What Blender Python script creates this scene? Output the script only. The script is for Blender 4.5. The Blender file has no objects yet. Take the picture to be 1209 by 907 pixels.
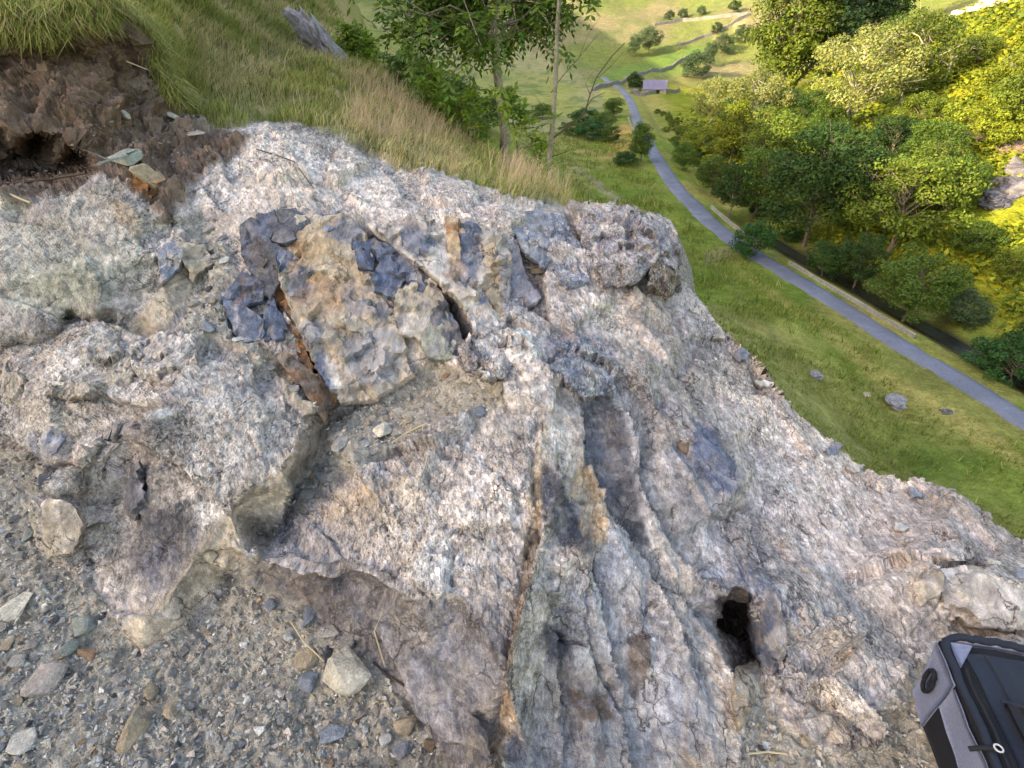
import bpy, bmesh, math, random
import numpy as np
from mathutils import Vector, Matrix
from mathutils.geometry import delaunay_2d_cdt

random.seed(7)
rng = np.random.default_rng(7)
scene = bpy.context.scene
col = scene.collection
R = math.radians

# ------------------------------------------------------------------ camera, sky, sun, exposure
EYE = np.array([0.0, 0.0, 1.6]); PITCH = R(32.5); F = 671.0; CX, CY = 604.5, 453.5
cs, sn = math.cos(PITCH), math.sin(PITCH)
cam_d = bpy.data.cameras.new('camera'); cam = bpy.data.objects.new('camera', cam_d); col.objects.link(cam)
cam_d.sensor_width = 36.0; cam_d.lens = 36.0 * F / 1209.0; cam_d.clip_start = 0.05; cam_d.clip_end = 5000
cam.location = EYE; cam.rotation_euler = (R(90) - PITCH, 0, 0)
scene.camera = cam

SUN_EL, SUN_AZ = R(21), math.atan2(-0.90, -0.42)          # low evening sun, behind the hill on the left
world = bpy.data.worlds.new('World'); scene.world = world; world.use_nodes = True
wn = world.node_tree; wn.nodes.clear()
sky = wn.nodes.new('ShaderNodeTexSky'); sky.sky_type = 'NISHITA'; sky.sun_disc = False
sky.sun_elevation = SUN_EL; sky.sun_rotation = SUN_AZ; sky.air_density = 1.0; sky.dust_density = 2.5; sky.ozone_density = 1.0
bg = wn.nodes.new('ShaderNodeBackground'); bg.inputs['Strength'].default_value = 0.15
wo = wn.nodes.new('ShaderNodeOutputWorld')
wn.links.new(sky.outputs[0], bg.inputs['Color']); wn.links.new(bg.outputs[0], wo.inputs['Surface'])
sun_d = bpy.data.lights.new('sun', 'SUN'); sun = bpy.data.objects.new('sun', sun_d); col.objects.link(sun)
sun_d.energy = 2.1; sun_d.angle = R(0.5); sun_d.color = (1.0, 0.93, 0.74)
sdir = Vector((math.sin(SUN_AZ) * math.cos(SUN_EL), math.cos(SUN_AZ) * math.cos(SUN_EL), math.sin(SUN_EL)))
sun.rotation_euler = sdir.to_track_quat('Z', 'Y').to_euler(); sun.location = sdir * 60
vs = scene.view_settings
vs.view_transform = 'Standard'; vs.look = 'None'; vs.gamma = 1.0; vs.use_curve_mapping = False; vs.exposure = 2.15
vs.use_white_balance = True; vs.white_balance_temperature = 8000; vs.white_balance_tint = 11     # camera balanced for open shade

# ------------------------------------------------------------------ helpers
def s2l(r, g, b):
    return np.array([((c / 255.0 + 0.055) / 1.055) ** 2.4 if c > 10 else c / 255.0 / 12.92 for c in (r, g, b)], dtype=np.float64)

def ray(px, py):
    u = (np.asarray(px, float) - CX) / F; v = (np.asarray(py, float) - CY) / F
    return np.stack([u, cs - v * sn, -(sn + v * cs)], -1)

def at_t(px, py, t): return EYE + ray(px, py) * np.asarray(t, float)[..., None]
def at_z(px, py, z):
    r = ray(px, py); return EYE + r * ((np.asarray(z, float) - EYE[2]) / r[..., 2])[..., None]

def smooth(a, b, x):
    t = np.clip((x - a) / (b - a), 0, 1); return t * t * (3 - 2 * t)

def _hash(ix, iy, iz, seed):
    h = (ix.astype(np.uint32) * np.uint32(374761393) + iy.astype(np.uint32) * np.uint32(668265263)
         + iz.astype(np.uint32) * np.uint32(2147483647 - 19) + np.uint32(seed * 1013904223 & 0xffffffff))
    h = (h ^ (h >> np.uint32(13))) * np.uint32(1274126177)
    h = (h ^ (h >> np.uint32(16))) * np.uint32(2246822519)
    return h ^ (h >> np.uint32(15))

def _u(h): return h.astype(np.float32) / np.float32(4294967295.0)

def vnoise(p, seed=0):
    f = np.floor(p); i = f.astype(np.int64); w = (p - f).astype(np.float32); w = w * w * w * (w * (w * 6 - 15) + 10)
    out = 0
    for dx in (0, 1):
        wx = w[:, 0] if dx else 1 - w[:, 0]
        for dy in (0, 1):
            wy = w[:, 1] if dy else 1 - w[:, 1]
            for dz in (0, 1):
                wz = w[:, 2] if dz else 1 - w[:, 2]
                out = out + wx * wy * wz * _u(_hash(i[:, 0] + dx, i[:, 1] + dy, i[:, 2] + dz, seed))
    return out * 2 - 1

ROT = np.array([[0.0, 0.8, 0.6], [-0.8, 0.36, -0.48], [-0.6, -0.48, 0.64]])
def fbm(p, octs=4, seed=0, gain=0.5, ridged=False):
    a = 1.0; s = 0; q = np.asarray(p, float); n = 0
    for o in range(octs):
        v = vnoise(q, seed + o * 17)
        if ridged: v = 1 - 2 * np.abs(v)
        s = s + a * v; n += a; a *= gain; q = (q @ ROT) * 2.03 + 7.1
    return s / n

def worley(p, seed=0):
    f = np.floor(p).astype(np.int64); n = len(p)
    d1 = np.full(n, 9.0, np.float32); d2 = np.full(n, 9.0, np.float32)
    hid = np.zeros(n, np.uint32); vec = np.zeros((n, 3), np.float32)
    for dx in (-1, 0, 1):
        for dy in (-1, 0, 1):
            for dz in (-1, 0, 1):
                cx, cy, cz = f[:, 0] + dx, f[:, 1] + dy, f[:, 2] + dz
                h = _hash(cx, cy, cz, seed)
                jx = (h & np.uint32(1023)).astype(np.float32) / 1023; jy = ((h >> np.uint32(10)) & np.uint32(1023)).astype(np.float32) / 1023
                jz = ((h >> np.uint32(20)) & np.uint32(1023)).astype(np.float32) / 1023
                v = np.stack([p[:, 0] - cx - jx, p[:, 1] - cy - jy, p[:, 2] - cz - jz], -1).astype(np.float32)
                d = np.sqrt((v * v).sum(-1))
                m = d < d1
                d2 = np.where(m, d1, np.minimum(d2, d)); d1 = np.where(m, d, d1)
                hid = np.where(m, h, hid); vec = np.where(m[:, None], v, vec)
    return d1, d2, hid, vec

def facet(p, seed=0, tilt=0.9):
    d1, d2, hid, v = worley(p, seed)
    a = _u(_hash(hid, hid, hid, seed + 1)) - 0.5
    g = np.stack([_u(_hash(hid, hid + np.uint32(k), hid, seed + 2 + k)) * 2 - 1 for k in range(3)], -1)
    return a + tilt * (g * v).sum(-1), d2 - d1, _u(_hash(hid, hid, hid, seed + 9))

def mesh_np(name, verts, faces, mats, parent=None, cols=None, smoothf=False, kind=None, uvattr=None):
    me = bpy.data.meshes.new(name)
    verts = np.ascontiguousarray(verts, np.float32); faces = np.ascontiguousarray(faces, np.int32)
    nf, k = faces.shape
    me.vertices.add(len(verts)); me.vertices.foreach_set('co', verts.ravel())
    me.loops.add(nf * k); me.loops.foreach_set('vertex_index', faces.ravel())
    me.polygons.add(nf); me.polygons.foreach_set('loop_start', np.arange(0, nf * k, k, dtype=np.int32))
    me.polygons.foreach_set('loop_total', np.full(nf, k, np.int32))
    me.polygons.foreach_set('use_smooth', np.full(nf, smoothf, bool))
    me.update(calc_edges=True)
    if cols is not None:
        c = np.ones((len(verts), 4), np.float32); c[:, :cols.shape[1]] = cols
        a = me.color_attributes.new('Col', 'FLOAT_COLOR', 'POINT'); a.data.foreach_set('color', c.ravel())
    me.materials.append(mats)
    o = bpy.data.objects.new(name, me); col.objects.link(o)
    if parent is not None: o.parent = parent
    if kind: o['kind'] = kind
    return o

def empty(name, loc=(0, 0, 0), rz=0.0):
    o = bpy.data.objects.new(name, None); col.objects.link(o); o.location = loc; o.rotation_euler = (0, 0, rz); o.empty_display_size = 0.1
    return o

def tag(o, label, cat, group=None):
    o['label'] = label; o['category'] = cat
    if group: o['group'] = group
    return o

# ------------------------------------------------------------------ materials
def new_mat(name):
    m = bpy.data.materials.new(name); m.use_nodes = True; nt = m.node_tree; nt.nodes.clear()
    out = nt.nodes.new('ShaderNodeOutputMaterial')
    return m, nt, out

def node(nt, t, **kw):
    n = nt.nodes.new(t)
    for k, v in kw.items():
        if k.startswith('i_'): n.inputs[k[2:].replace('_', ' ')].default_value = v
        else: setattr(n, k, v)
    return n

def noise_n(nt, scale, detail=6, rough=0.6, coord=None, dist=0.0):
    n = node(nt, 'ShaderNodeTexNoise'); n.inputs['Scale'].default_value = scale; n.inputs['Detail'].default_value = detail
    n.inputs['Roughness'].default_value = rough; n.inputs['Distortion'].default_value = dist
    if coord is not None: nt.links.new(coord, n.inputs['Vector'])
    return n

def remap(nt, sock, a, b, c, d):
    n = node(nt, 'ShaderNodeMapRange'); nt.links.new(sock, n.inputs['Value'])
    for k, v in zip(('From Min', 'From Max', 'To Min', 'To Max'), (a, b, c, d)): n.inputs[k].default_value = v
    return n.outputs[0]

def mulcol(nt, csock, fsock):
    n = node(nt, 'ShaderNodeMix', data_type='RGBA', blend_type='MULTIPLY'); n.inputs['Factor'].default_value = 1
    nt.links.new(csock, n.inputs['A']); nt.links.new(fsock, n.inputs['B']); return n.outputs['Result']

def mixcol(nt, fac, a, b):
    n = node(nt, 'ShaderNodeMix', data_type='RGBA')
    for s, k in ((fac, 'Factor'), (a, 'A'), (b, 'B')):
        if hasattr(s, 'links') or isinstance(s, bpy.types.NodeSocket): nt.links.new(s, n.inputs[k])
        else: n.inputs[k].default_value = s if k == 'Factor' else (*s, 1)
    return n.outputs['Result']

def attr_mat(name, layers, bumps, rough=0.9, spec=0.25, objcol=False, base=None):
    """vertex colour x object-space noise layers (scale, lo, hi), bumps (scale, distance)"""
    m, nt, out = new_mat(name)
    tc = node(nt, 'ShaderNodeTexCoord')
    if base is not None:
        c = node(nt, 'ShaderNodeRGB'); c.outputs[0].default_value = (*base, 1); cc = c.outputs[0]
    else:
        a = node(nt, 'ShaderNodeAttribute', attribute_name='Col'); cc = a.outputs['Color']
    if objcol:
        oi = node(nt, 'ShaderNodeObjectInfo'); cc = mulcol(nt, cc, oi.outputs['Color'])
    for sc, lo, hi in layers:
        n = noise_n(nt, sc, 5, 0.65, tc.outputs['Object'])
        cc = mulcol(nt, cc, remap(nt, n.outputs['Fac'], 0.3, 0.7, lo, hi))
    b = node(nt, 'ShaderNodeBsdfPrincipled'); nt.links.new(cc, b.inputs['Base Color'])
    b.inputs['Roughness'].default_value = rough; b.inputs['Specular IOR Level'].default_value = spec
    prev = None
    for sc, dist in bumps:
        n = noise_n(nt, sc, 5, 0.65, tc.outputs['Object'])
        bp = node(nt, 'ShaderNodeBump'); bp.inputs['Distance'].default_value = dist; bp.inputs['Strength'].default_value = 1
        nt.links.new(n.outputs['Fac'], bp.inputs['Height'])
        if prev: nt.links.new(prev, bp.inputs['Normal'])
        prev = bp.outputs[0]
    if prev: nt.links.new(prev, b.inputs['Normal'])
    nt.links.new(b.outputs[0], out.inputs['Surface'])
    return m

def plain_mat(name, c, rough=0.7, layers=(), bumps=(), spec=0.3):
    return attr_mat(name, layers, bumps, rough, spec, base=tuple(c))

def leaf_mat(name, trans=0.3, objcol=True):
    m, nt, out = new_mat(name)
    a = node(nt, 'ShaderNodeAttribute', attribute_name='Col'); cc = a.outputs['Color']
    if objcol:
        oi = node(nt, 'ShaderNodeObjectInfo'); cc = mulcol(nt, cc, oi.outputs['Color'])
    d = node(nt, 'ShaderNodeBsdfPrincipled'); d.inputs['Roughness'].default_value = 0.55; d.inputs['Specular IOR Level'].default_value = 0.2
    t = node(nt, 'ShaderNodeBsdfTranslucent'); mx = node(nt, 'ShaderNodeMixShader'); mx.inputs[0].default_value = trans
    nt.links.new(cc, d.inputs['Base Color']); nt.links.new(cc, t.inputs['Color'])
    nt.links.new(d.outputs[0], mx.inputs[1]); nt.links.new(t.outputs[0], mx.inputs[2]); nt.links.new(mx.outputs[0], out.inputs['Surface'])
    return m

def rock_mat(name):
    """vertex colour = kind of stone, alpha = how weathered; crust, pits, chips and hairline cracks are laid over it"""
    m, nt, out = new_mat(name); tc = node(nt, 'ShaderNodeTexCoord'); L = nt.links.new
    at = node(nt, 'ShaderNodeAttribute', attribute_name='Col'); cc = at.outputs['Color']; al = at.outputs['Alpha']
    mp = node(nt, 'ShaderNodeMapping'); mp.inputs['Rotation'].default_value = (0.5, -0.35, 0.62); mp.inputs['Scale'].default_value = (1.35, 0.55, 1.2); L(tc.outputs['Object'], mp.inputs['Vector']); v = mp.outputs[0]
    def mul(a, b):
        n = node(nt, 'ShaderNodeMath', operation='MULTIPLY'); L(a, n.inputs[0])
        if isinstance(b, float): n.inputs[1].default_value = b
        else: L(b, n.inputs[1])
        return n.outputs[0]
    big = noise_n(nt, 26, 6, .62, v); cc = mulcol(nt, cc, remap(nt, big.outputs['Fac'], .32, .68, .72, 1.28))
    chip = node(nt, 'ShaderNodeTexVoronoi'); chip.inputs['Scale'].default_value = 85; L(v, chip.inputs['Vector'])
    sep = node(nt, 'ShaderNodeSeparateColor'); L(chip.outputs['Color'], sep.inputs[0]); 
    g = node(nt, 'ShaderNodeMix'); L(al, g.inputs['Factor']); g.inputs['A'].default_value = 1.0; L(remap(nt, sep.outputs[0], 0, 1, .55, 1.45), g.inputs['B']); cc = mulcol(nt, cc, g.outputs['Result'])
    cr = noise_n(nt, 62, 7, .68, v); pit = noise_n(nt, 105, 5, .62, v); sp = noise_n(nt, 330, 3, .6, tc.outputs['Object'])
    lo1 = noise_n(nt, 4.2, 4, .6, tc.outputs['Object']); lo2 = noise_n(nt, 5.1, 4, .6, mp.outputs[0])
    cc = mixcol(nt, mul(mul(mul(remap(nt, cr.outputs['Fac'], .535, .56, 0, 1), al), remap(nt, lo1.outputs['Fac'], .38, .60, .05, 1)), .5), cc, tuple(s2l(230, 219, 210)))
    cc = mixcol(nt, mul(mul(mul(remap(nt, pit.outputs['Fac'], .435, .405, 0, 1), al), remap(nt, lo2.outputs['Fac'], .36, .58, .1, 1)), .7), cc, tuple(s2l(70, 68, 74)))
    wr = noise_n(nt, 9, 4, .6, tc.outputs['Object']); vm = node(nt, 'ShaderNodeVectorMath', operation='MULTIPLY_ADD'); L(wr.outputs['Color'], vm.inputs[0]); vm.inputs[1].default_value = (.16, .16, .16); L(v, vm.inputs[2])
    ed = node(nt, 'ShaderNodeTexVoronoi', feature='DISTANCE_TO_EDGE'); ed.inputs['Scale'].default_value = 7.5; L(vm.outputs[0], ed.inputs['Vector'])
    ed2 = node(nt, 'ShaderNodeTexVoronoi', feature='DISTANCE_TO_EDGE'); ed2.inputs['Scale'].default_value = 24; L(vm.outputs[0], ed2.inputs['Vector'])
    wl = noise_n(nt, 6, 3, .5, tc.outputs['Object']); gate = remap(nt, wl.outputs['Fac'], .46, .60, 0, 1)
    k1 = mul(remap(nt, ed.outputs['Distance'], .030, .004, 0, 1), gate); k2 = mul(mul(remap(nt, ed2.outputs['Distance'], .05, .008, 0, .8), al), gate)
    cc = mixcol(nt, mul(k1, .75), cc, tuple(s2l(70, 60, 54))); cc = mixcol(nt, mul(k2, .6), cc, tuple(s2l(84, 76, 72)))
    gr = node(nt, 'ShaderNodeTexVoronoi'); gr.inputs['Scale'].default_value = 175; L(v, gr.inputs['Vector']); gs_ = node(nt, 'ShaderNodeSeparateColor'); L(gr.outputs['Color'], gs_.inputs[0])
    cc = mixcol(nt, mul(mul(remap(nt, gs_.outputs[0], .82, .86, 0, 1), al), .28), cc, tuple(s2l(230, 224, 220)))
    cc = mixcol(nt, mul(mul(remap(nt, gs_.outputs[0], .18, .14, 0, 1), al), .3), cc, tuple(s2l(72, 70, 76)))
    cc = mulcol(nt, cc, remap(nt, sp.outputs['Fac'], .3, .7, .70, 1.30))
    b = node(nt, 'ShaderNodeBsdfPrincipled'); L(cc, b.inputs['Base Color']); b.inputs['Roughness'].default_value = .85; b.inputs['Specular IOR Level'].default_value = .3
    prev = None
    for sock, dist, inv_ in ((big.outputs['Fac'], .004, 0), (cr.outputs['Fac'], .007, 0), (pit.outputs['Fac'], .005, 0), (sp.outputs['Fac'], .0016, 0), (sep.outputs[0], .0012, 0), (k1, .006, 1), (k2, .003, 1)):
        bp = node(nt, 'ShaderNodeBump', invert=bool(inv_)); bp.inputs['Distance'].default_value = dist; L(sock, bp.inputs['Height'])
        if inv_: bp.inputs['Strength'].default_value = .8
        else: bp.inputs['Strength'].default_value = .9
        if prev is not None: L(prev, bp.inputs['Normal'])
        prev = bp.outputs[0]
    L(prev, b.inputs['Normal']); L(b.outputs[0], out.inputs['Surface']); return m

M = {}
M['rock'] = rock_mat('rock')
M['soil'] = attr_mat('soil', [(25, 0.7, 1.3), (160, 0.7, 1.3)], [(50, 0.01), (180, 0.004)], 0.95, 0.1)
M['gravel'] = attr_mat('gravel', [(40, 0.8, 1.2), (200, 0.7, 1.35)], [(90, 0.012), (300, 0.005)], 0.93, 0.15)
M['turf'] = attr_mat('turf', [(6, 0.75, 1.25), (60, 0.6, 1.4)], [(30, 0.03)], 0.95, 0.1)
M['ground'] = attr_mat('ground', [(0.35, 0.8, 1.2), (1.6, 0.72, 1.28), (7, 0.7, 1.3)], [(0.9, 0.5), (4, 0.15)], 0.95, 0.05)
M['stone'] = attr_mat('stone', [(45, 0.75, 1.25), (220, 0.75, 1.25)], [(60, 0.008), (300, 0.002)], 0.85, 0.3)
M['stoneobj'] = attr_mat('stone_single', [(1.1, 0.72, 1.22), (5, 0.75, 1.25), (18, 0.7, 1.3)], [(2.2, 0.006), (9, 0.003), (26, 0.0012)], 0.85, 0.3, objcol=True, base=(1, 1, 1))
M['grass'] = leaf_mat('grass_blade', 0.25, False)
M['leaf'] = leaf_mat('leaf', 0.3, True)
M['bark'] = plain_mat('bark', s2l(120, 108, 95), 0.9, [(3, 0.6, 1.4), (14, 0.7, 1.3)], [(12, 0.05)])
M['ashbark'] = plain_mat('ash_bark', s2l(138, 132, 118), 0.85, [(5, 0.55, 1.35), (40, 0.75, 1.25)], [(30, 0.01)])
M['palebark'] = plain_mat('pale_bark', s2l(190, 180, 160), 0.85, [(2, 0.7, 1.2)], [(12, 0.03)])
M['twig'] = plain_mat('dark_twig', s2l(80, 68, 58), 0.9, [(20, 0.7, 1.3)])
M['asphalt'] = plain_mat('asphalt', (0.17, 0.182, 0.235), 0.85, [(0.18, 0.78, 1.2), (0.9, 0.85, 1.15), (6, 0.85, 1.15)], [(20, 0.02)])
M['drywall'] = plain_mat('dry_stone', s2l(140, 134, 125), 0.95, [(0.6, 0.7, 1.3), (3, 0.6, 1.4)], [(2.5, 0.2)])
M['water'] = plain_mat('stream_water', (0.02, 0.022, 0.018), 0.15, [(2, 0.6, 1.4)], [(3, 0.05)], 0.5)
# ------------------------------------------------------------------ the valley: one sheet to the far hills
RY = np.array([-150, -40, 0, 27.3, 49, 61.6, 82, 110, 150, 188, 225, 262, 300, 340, 420, 1500])
RX = np.array([75, 46, 37, 30.4, 26.2, 23.6, 23.3, 25.6, 30.2, 35.4, 38.6, 37, 28, 8, -60, -700])
def road_x(y): 
    return (np.interp(y - 5, RY, RX) + np.interp(y, RY, RX) * 2 + np.interp(y + 5, RY, RX)) / 4
ZR = -18.4
LX = np.array([-2500, -400, -120, -64, -30, -4, -2.4, 0, 1, 4, 9, 13, 17, 21, 24, 40])
LZ = np.array([180, 90, 50, 30, 15.5, 1.2, 0.5, -0.6, -1.2, -4.6, -10.6, -14.2, -16.4, -17.7, -18.3, -18.4])
DX = np.array([-5, 2.4, 3.6, 4.4, 6.0, 7.2, 9.5, 30, 62, 120, 300, 1500])
DZ = np.array([0, 0.0, -0.35, -0.8, -0.95, -0.7, -0.3, 9.5, 29, 55, 105, 230])
def terrain(x, y, detail=True):
    x = np.asarray(x, float); y = np.asarray(y, float); shp = x.shape; x = x.ravel(); y = y.ravel()
    rx = road_x(y); d = x - rx
    shl = -np.maximum(0, y - 12) * 0.20 - np.maximum(0, y - 90) * 0.35
    lift = np.interp(y, [0, 100, 250, 500], [1, 1.3, 2.3, 2.8])  # unseen left crest raised further up the valley to keep the floor shaded
    l = np.interp(x - shl, LX, LZ); l = np.where(l > 0, l * lift, l)
    fl = smooth(22, 60, y); 
    sh = np.maximum(0, y - 112) * 0.33
    dd = np.where(d < 9.5, d, 9.5 + np.maximum(0, d - 9.5 - sh))
    stretch = 1 + np.maximum(0, y - 90) * 0.004
    r = np.interp(np.where(dd > 9.5, 9.5 + (dd - 9.5) / stretch, dd), DX, DZ) + ZR
    left = d < -2
    z = np.where(left, np.maximum(l, ZR), r)
    # valley head: fields climbing away from the barn, then the far fells
    up = np.maximum(0, y - 248)
    far = np.interp(up, [0, 40, 250, 600, 1300, 3000], [0, 3.5, 36, 110, 300, 420])
    z = z + far
    if detail:
        p = np.stack([x, y, np.zeros_like(x)], -1)
        rd = np.abs(d); keep = smooth(2.8, 7, rd)
        z = z + keep * (vnoise(p / 9.0, 3) * 0.45 + fbm(p / 2.6, 2, 5) * 0.16) * smooth(3, 9, np.hypot(x, y))
        rough = smooth(9, 25, d) * (y < 330)
        z = z + rough * (fbm(p / 14.0, 3, 8) * 2.2)
        z = z + smooth(270, 420, y) * (fbm(p / 85.0, 3, 12) * 13 + fbm(p / 210.0, 2, 14, ridged=True) * 16)
        # hummocky pasture under the crag
        hm = smooth(-24, -14, d) * smooth(-2.5, -7, d) * smooth(110, 60, y)
        z = z + hm * (fbm(p / 5.0, 2, 41) * 0.9 + fbm(p / 12.0, 2, 43) * 0.9)
        # a dip under the crag so that the crag itself carries the near ground
        z = z - 1.3 * np.exp(-((x + 0.3) ** 2 + (y - 2.5) ** 2) / 40.0) - 1.6 * np.exp(-((x - 3.6) ** 2 + (y - 1.5) ** 2) / 10.0)
    return z.reshape(shp)

def hit(px, py, t0=10.0, t1=1500.0):
    """where a line of sight meets the valley sheet"""
    ts = np.geomspace(t0, t1, 1400); p = EYE + ray(px, py)[None, :] * ts[:, None]
    g = p[:, 2] - terrain(p[:, 0], p[:, 1])
    k = np.argmax(g < 0)
    if not (g < 0).any(): return None
    a, b = (ts[k - 1], ts[k]) if k else (ts[0], ts[0]); t = (a + b) / 2
    q = EYE + ray(px, py) * t; q[2] = float(terrain(q[0:1], q[1:2])[0])
    return q, t

KS = 0.02
xs = 10 * np.sinh(np.arange(-int(math.asinh(60) / KS), int(math.asinh(95) / KS) + 1) * KS)
ys = 10 * np.sinh(np.arange(-int(math.asinh(15) / KS), int(math.asinh(190) / KS) + 1) * KS)
GX, GY = np.meshgrid(xs, ys); GZ = terrain(GX, GY)
P = np.stack([GX.ravel(), GY.ravel(), GZ.ravel()], -1)
# colours: what grows where
x, y, z = P.T; d = x - road_x(y); q = P * [1, 1, 0]
n1 = fbm(q / 16.0, 4, 21); n2 = fbm(q / 4.0, 3, 22); n3 = fbm(q / 50.0, 3, 23)
C = np.empty((len(P), 3)); C[:] = s2l(124, 138, 62)
def blend(mask, c):
    global C
    C = C * (1 - mask[:, None]) + np.asarray(c)[None, :] * mask[:, None]
blend(smooth(-0.1, 0.5, n1) * 0.8, s2l(176, 168, 98))
blend(smooth(0.0, 0.5, n2) * 0.7, s2l(88, 114, 46))
blend(smooth(0.05, 0.45, fbm(q / 7.0, 3, 27)) * .5, s2l(156, 140, 88))
blend(smooth(-26, -18, d) * smooth(-12, -17, d) * smooth(60, 30, y) * .75 * smooth(-.4, .2, n2), s2l(82, 110, 42))
blend(smooth(0.25, 0.65, n3 + n2 * 0.3) * 0.6, s2l(158, 146, 88))
steep = (d < -10) & (x > -8) & (y < 130)
blend(steep * smooth(-0.2, 0.4, n1) * 0.6, s2l(138, 132, 78))
right = smooth(8, 14, d) * (y < 320)
blend(right * 0.85, s2l(124, 134, 40))
blend(right * smooth(-0.05, 0.4, n1), s2l(160, 156, 52))
blend(right * smooth(0.1, 0.5, n2) * 0.6, s2l(90, 110, 34))
blend(smooth(3.0, 3.7, d) * smooth(7.6, 6.8, d) * smooth(80, 55, y), s2l(78, 74, 52))
fary = smooth(215, 290, y)
blend(fary * 0.75, s2l(112, 120, 72))
blend(fary * smooth(-0.1, 0.3, n3), s2l(136, 126, 94))
blend(fary * smooth(0.05, 0.4, n1) * 0.6, s2l(92, 108, 60))
blend(smooth(450, 700, y) * 0.6, s2l(108, 112, 72))
blend(((d < -12) & (y > 22)) * .55, s2l(160, 156, 96))
blend(((d < -8) & (y > 120)) * smooth(-0.3, 0.2, n3 + n1 * 0.5) * 0.75, s2l(150, 144, 106))
blend(((d < -8) & (y > 105)) * smooth(0.1, 0.45, n2 + n1 * 0.4) * 0.6, s2l(92, 112, 70))
# mown green fields behind the barn
for poly, c in (([(695, 100), (742, 92), (838, 60), (842, 47), (780, 66), (720, 84)], s2l(106, 130, 64)),
                ([(748, 93), (838, 63), (826, 80), (800, 90)], s2l(118, 134, 72)),
                ([(805, 52), (880, 22), (884, 30), (845, 48)], s2l(170, 150, 116))):
    pts = [hit(px_, py_)[0][:2] for px_, py_ in poly]
    inside = np.zeros(len(P), bool)
    for i in range(len(pts)):
        (x1, y1), (x2, y2) = pts[i], pts[i - 1]
        cr = ((y1 > y) != (y2 > y)) & (x < (x2 - x1) * (y - y1) / (y2 - y1 + 1e-9) + x1); inside ^= cr
    blend(inside * 0.9, c)
# worn path along the slope, straw-coloured bank left of the road, scree on the far side
def strip(pix, w, c, s=0.8):
    pts = np.array([hit(a, b)[0][:2] for a, b in pix]); best = np.full(len(P), 1e9)
    for a, b in zip(pts[:-1], pts[1:]):
        ab = b - a; tt = np.clip(((P[:, :2] - a) @ ab) / (ab @ ab), 0, 1)
        best = np.minimum(best, np.linalg.norm(P[:, :2] - a - tt[:, None] * ab, axis=1))
    blend(smooth(w, w * 0.4, best + n2 * w * 0.4) * s, c)
strip([(842, 318), (870, 340), (915, 400), (945, 430)], .5, s2l(120, 124, 70), .6)
strip([(880, 325), (940, 365), (1020, 430), (1090, 470), (1209, 545)], .9, s2l(176, 160, 96), .7)
strip([(668, 190), (700, 212), (740, 240), (790, 275)], 1.0, s2l(160, 146, 118))
strip([(700, 180), (720, 185)], 4, s2l(176, 150, 96), 0.8)
strip([(722, 165), (735, 150), (735, 180)], 3.5, s2l(186, 152, 90), 0.9)
strip([(1170, 180), (1209, 165), (1209, 190), (1185, 215)], 3.2, s2l(172, 146, 128), 0.9)
strip([(1180, 222), (1212, 215), (1230, 200)], 2.6, s2l(140, 132, 136), 0.95)
strip([(1100, 40), (1150, 18), (1200, -8)], 2.6, s2l(172, 156, 132), 0.9)
ny, nx = GX.shape; idx = np.arange(ny * nx).reshape(ny, nx)
quads = np.stack([idx[:-1, :-1], idx[:-1, 1:], idx[1:, 1:], idx[1:, :-1]], -1).reshape(-1, 4)
mesh_np('ground', P, quads, M['ground'], cols=C, smoothf=True, kind='structure')

# ------------------------------------------------------------------ road, verge wall, stream
yy = np.concatenate([np.arange(-30, 250, 0.8), np.arange(250, 262, 1.5)])
def ribbon(name, y_, offs, zs, mat, parent=None, kind=None):
    cx = road_x(y_); tx = np.gradient(cx, y_); nrm = np.stack([np.ones_like(tx), -tx], -1); nrm /= np.linalg.norm(nrm, axis=1)[:, None]
    V = []
    base = np.interp(np.maximum(0, y_ - 248), [0, 40, 250], [0, 3.5, 36])
    hw_ = np.interp(y_, [20, 45, 70], [.56, .62, .76]) if name == 'road' else 1.0
    for o_, z_ in zip(offs, zs):
        V.append(np.stack([cx + nrm[:, 0] * o_ * hw_, y_ + nrm[:, 1] * o_ * hw_, base + z_ + 0 * y_], -1))
    V = np.stack(V, 1); n, k = V.shape[:2]; ii = np.arange(n * k).reshape(n, k)
    q = np.stack([ii[:-1, :-1], ii[:-1, 1:], ii[1:, 1:], ii[1:, :-1]], -1).reshape(-1, 4)
    if name == 'road': V[:, (0, 1, -2, -1), 0] += np.repeat(rng.normal(0, .07, (n, 2)), 2, 1) + (vnoise(np.stack([y_ / 2.5, 0 * y_, 0 * y_], -1), 9) * .12)[:, None]
    return mesh_np(name, V.reshape(-1, 3), q, mat, parent, kind=kind, smoothf=True)
ribbon('road', yy, [-1.8, -1.5, -0.8, 0, 0.8, 1.5, 1.8], [ZR - 0.2, ZR + 0.06, ZR + 0.09, ZR + 0.11, ZR + 0.09, ZR + 0.06, ZR - 0.2], M['asphalt'], kind='structure')
yst = np.arange(-30, 66, 1.0)
ribbon('stream', yst, [4.6, 5.0, 5.8, 6.2], [ZR - 0.72] * 4, M['water'], kind='structure')
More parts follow.
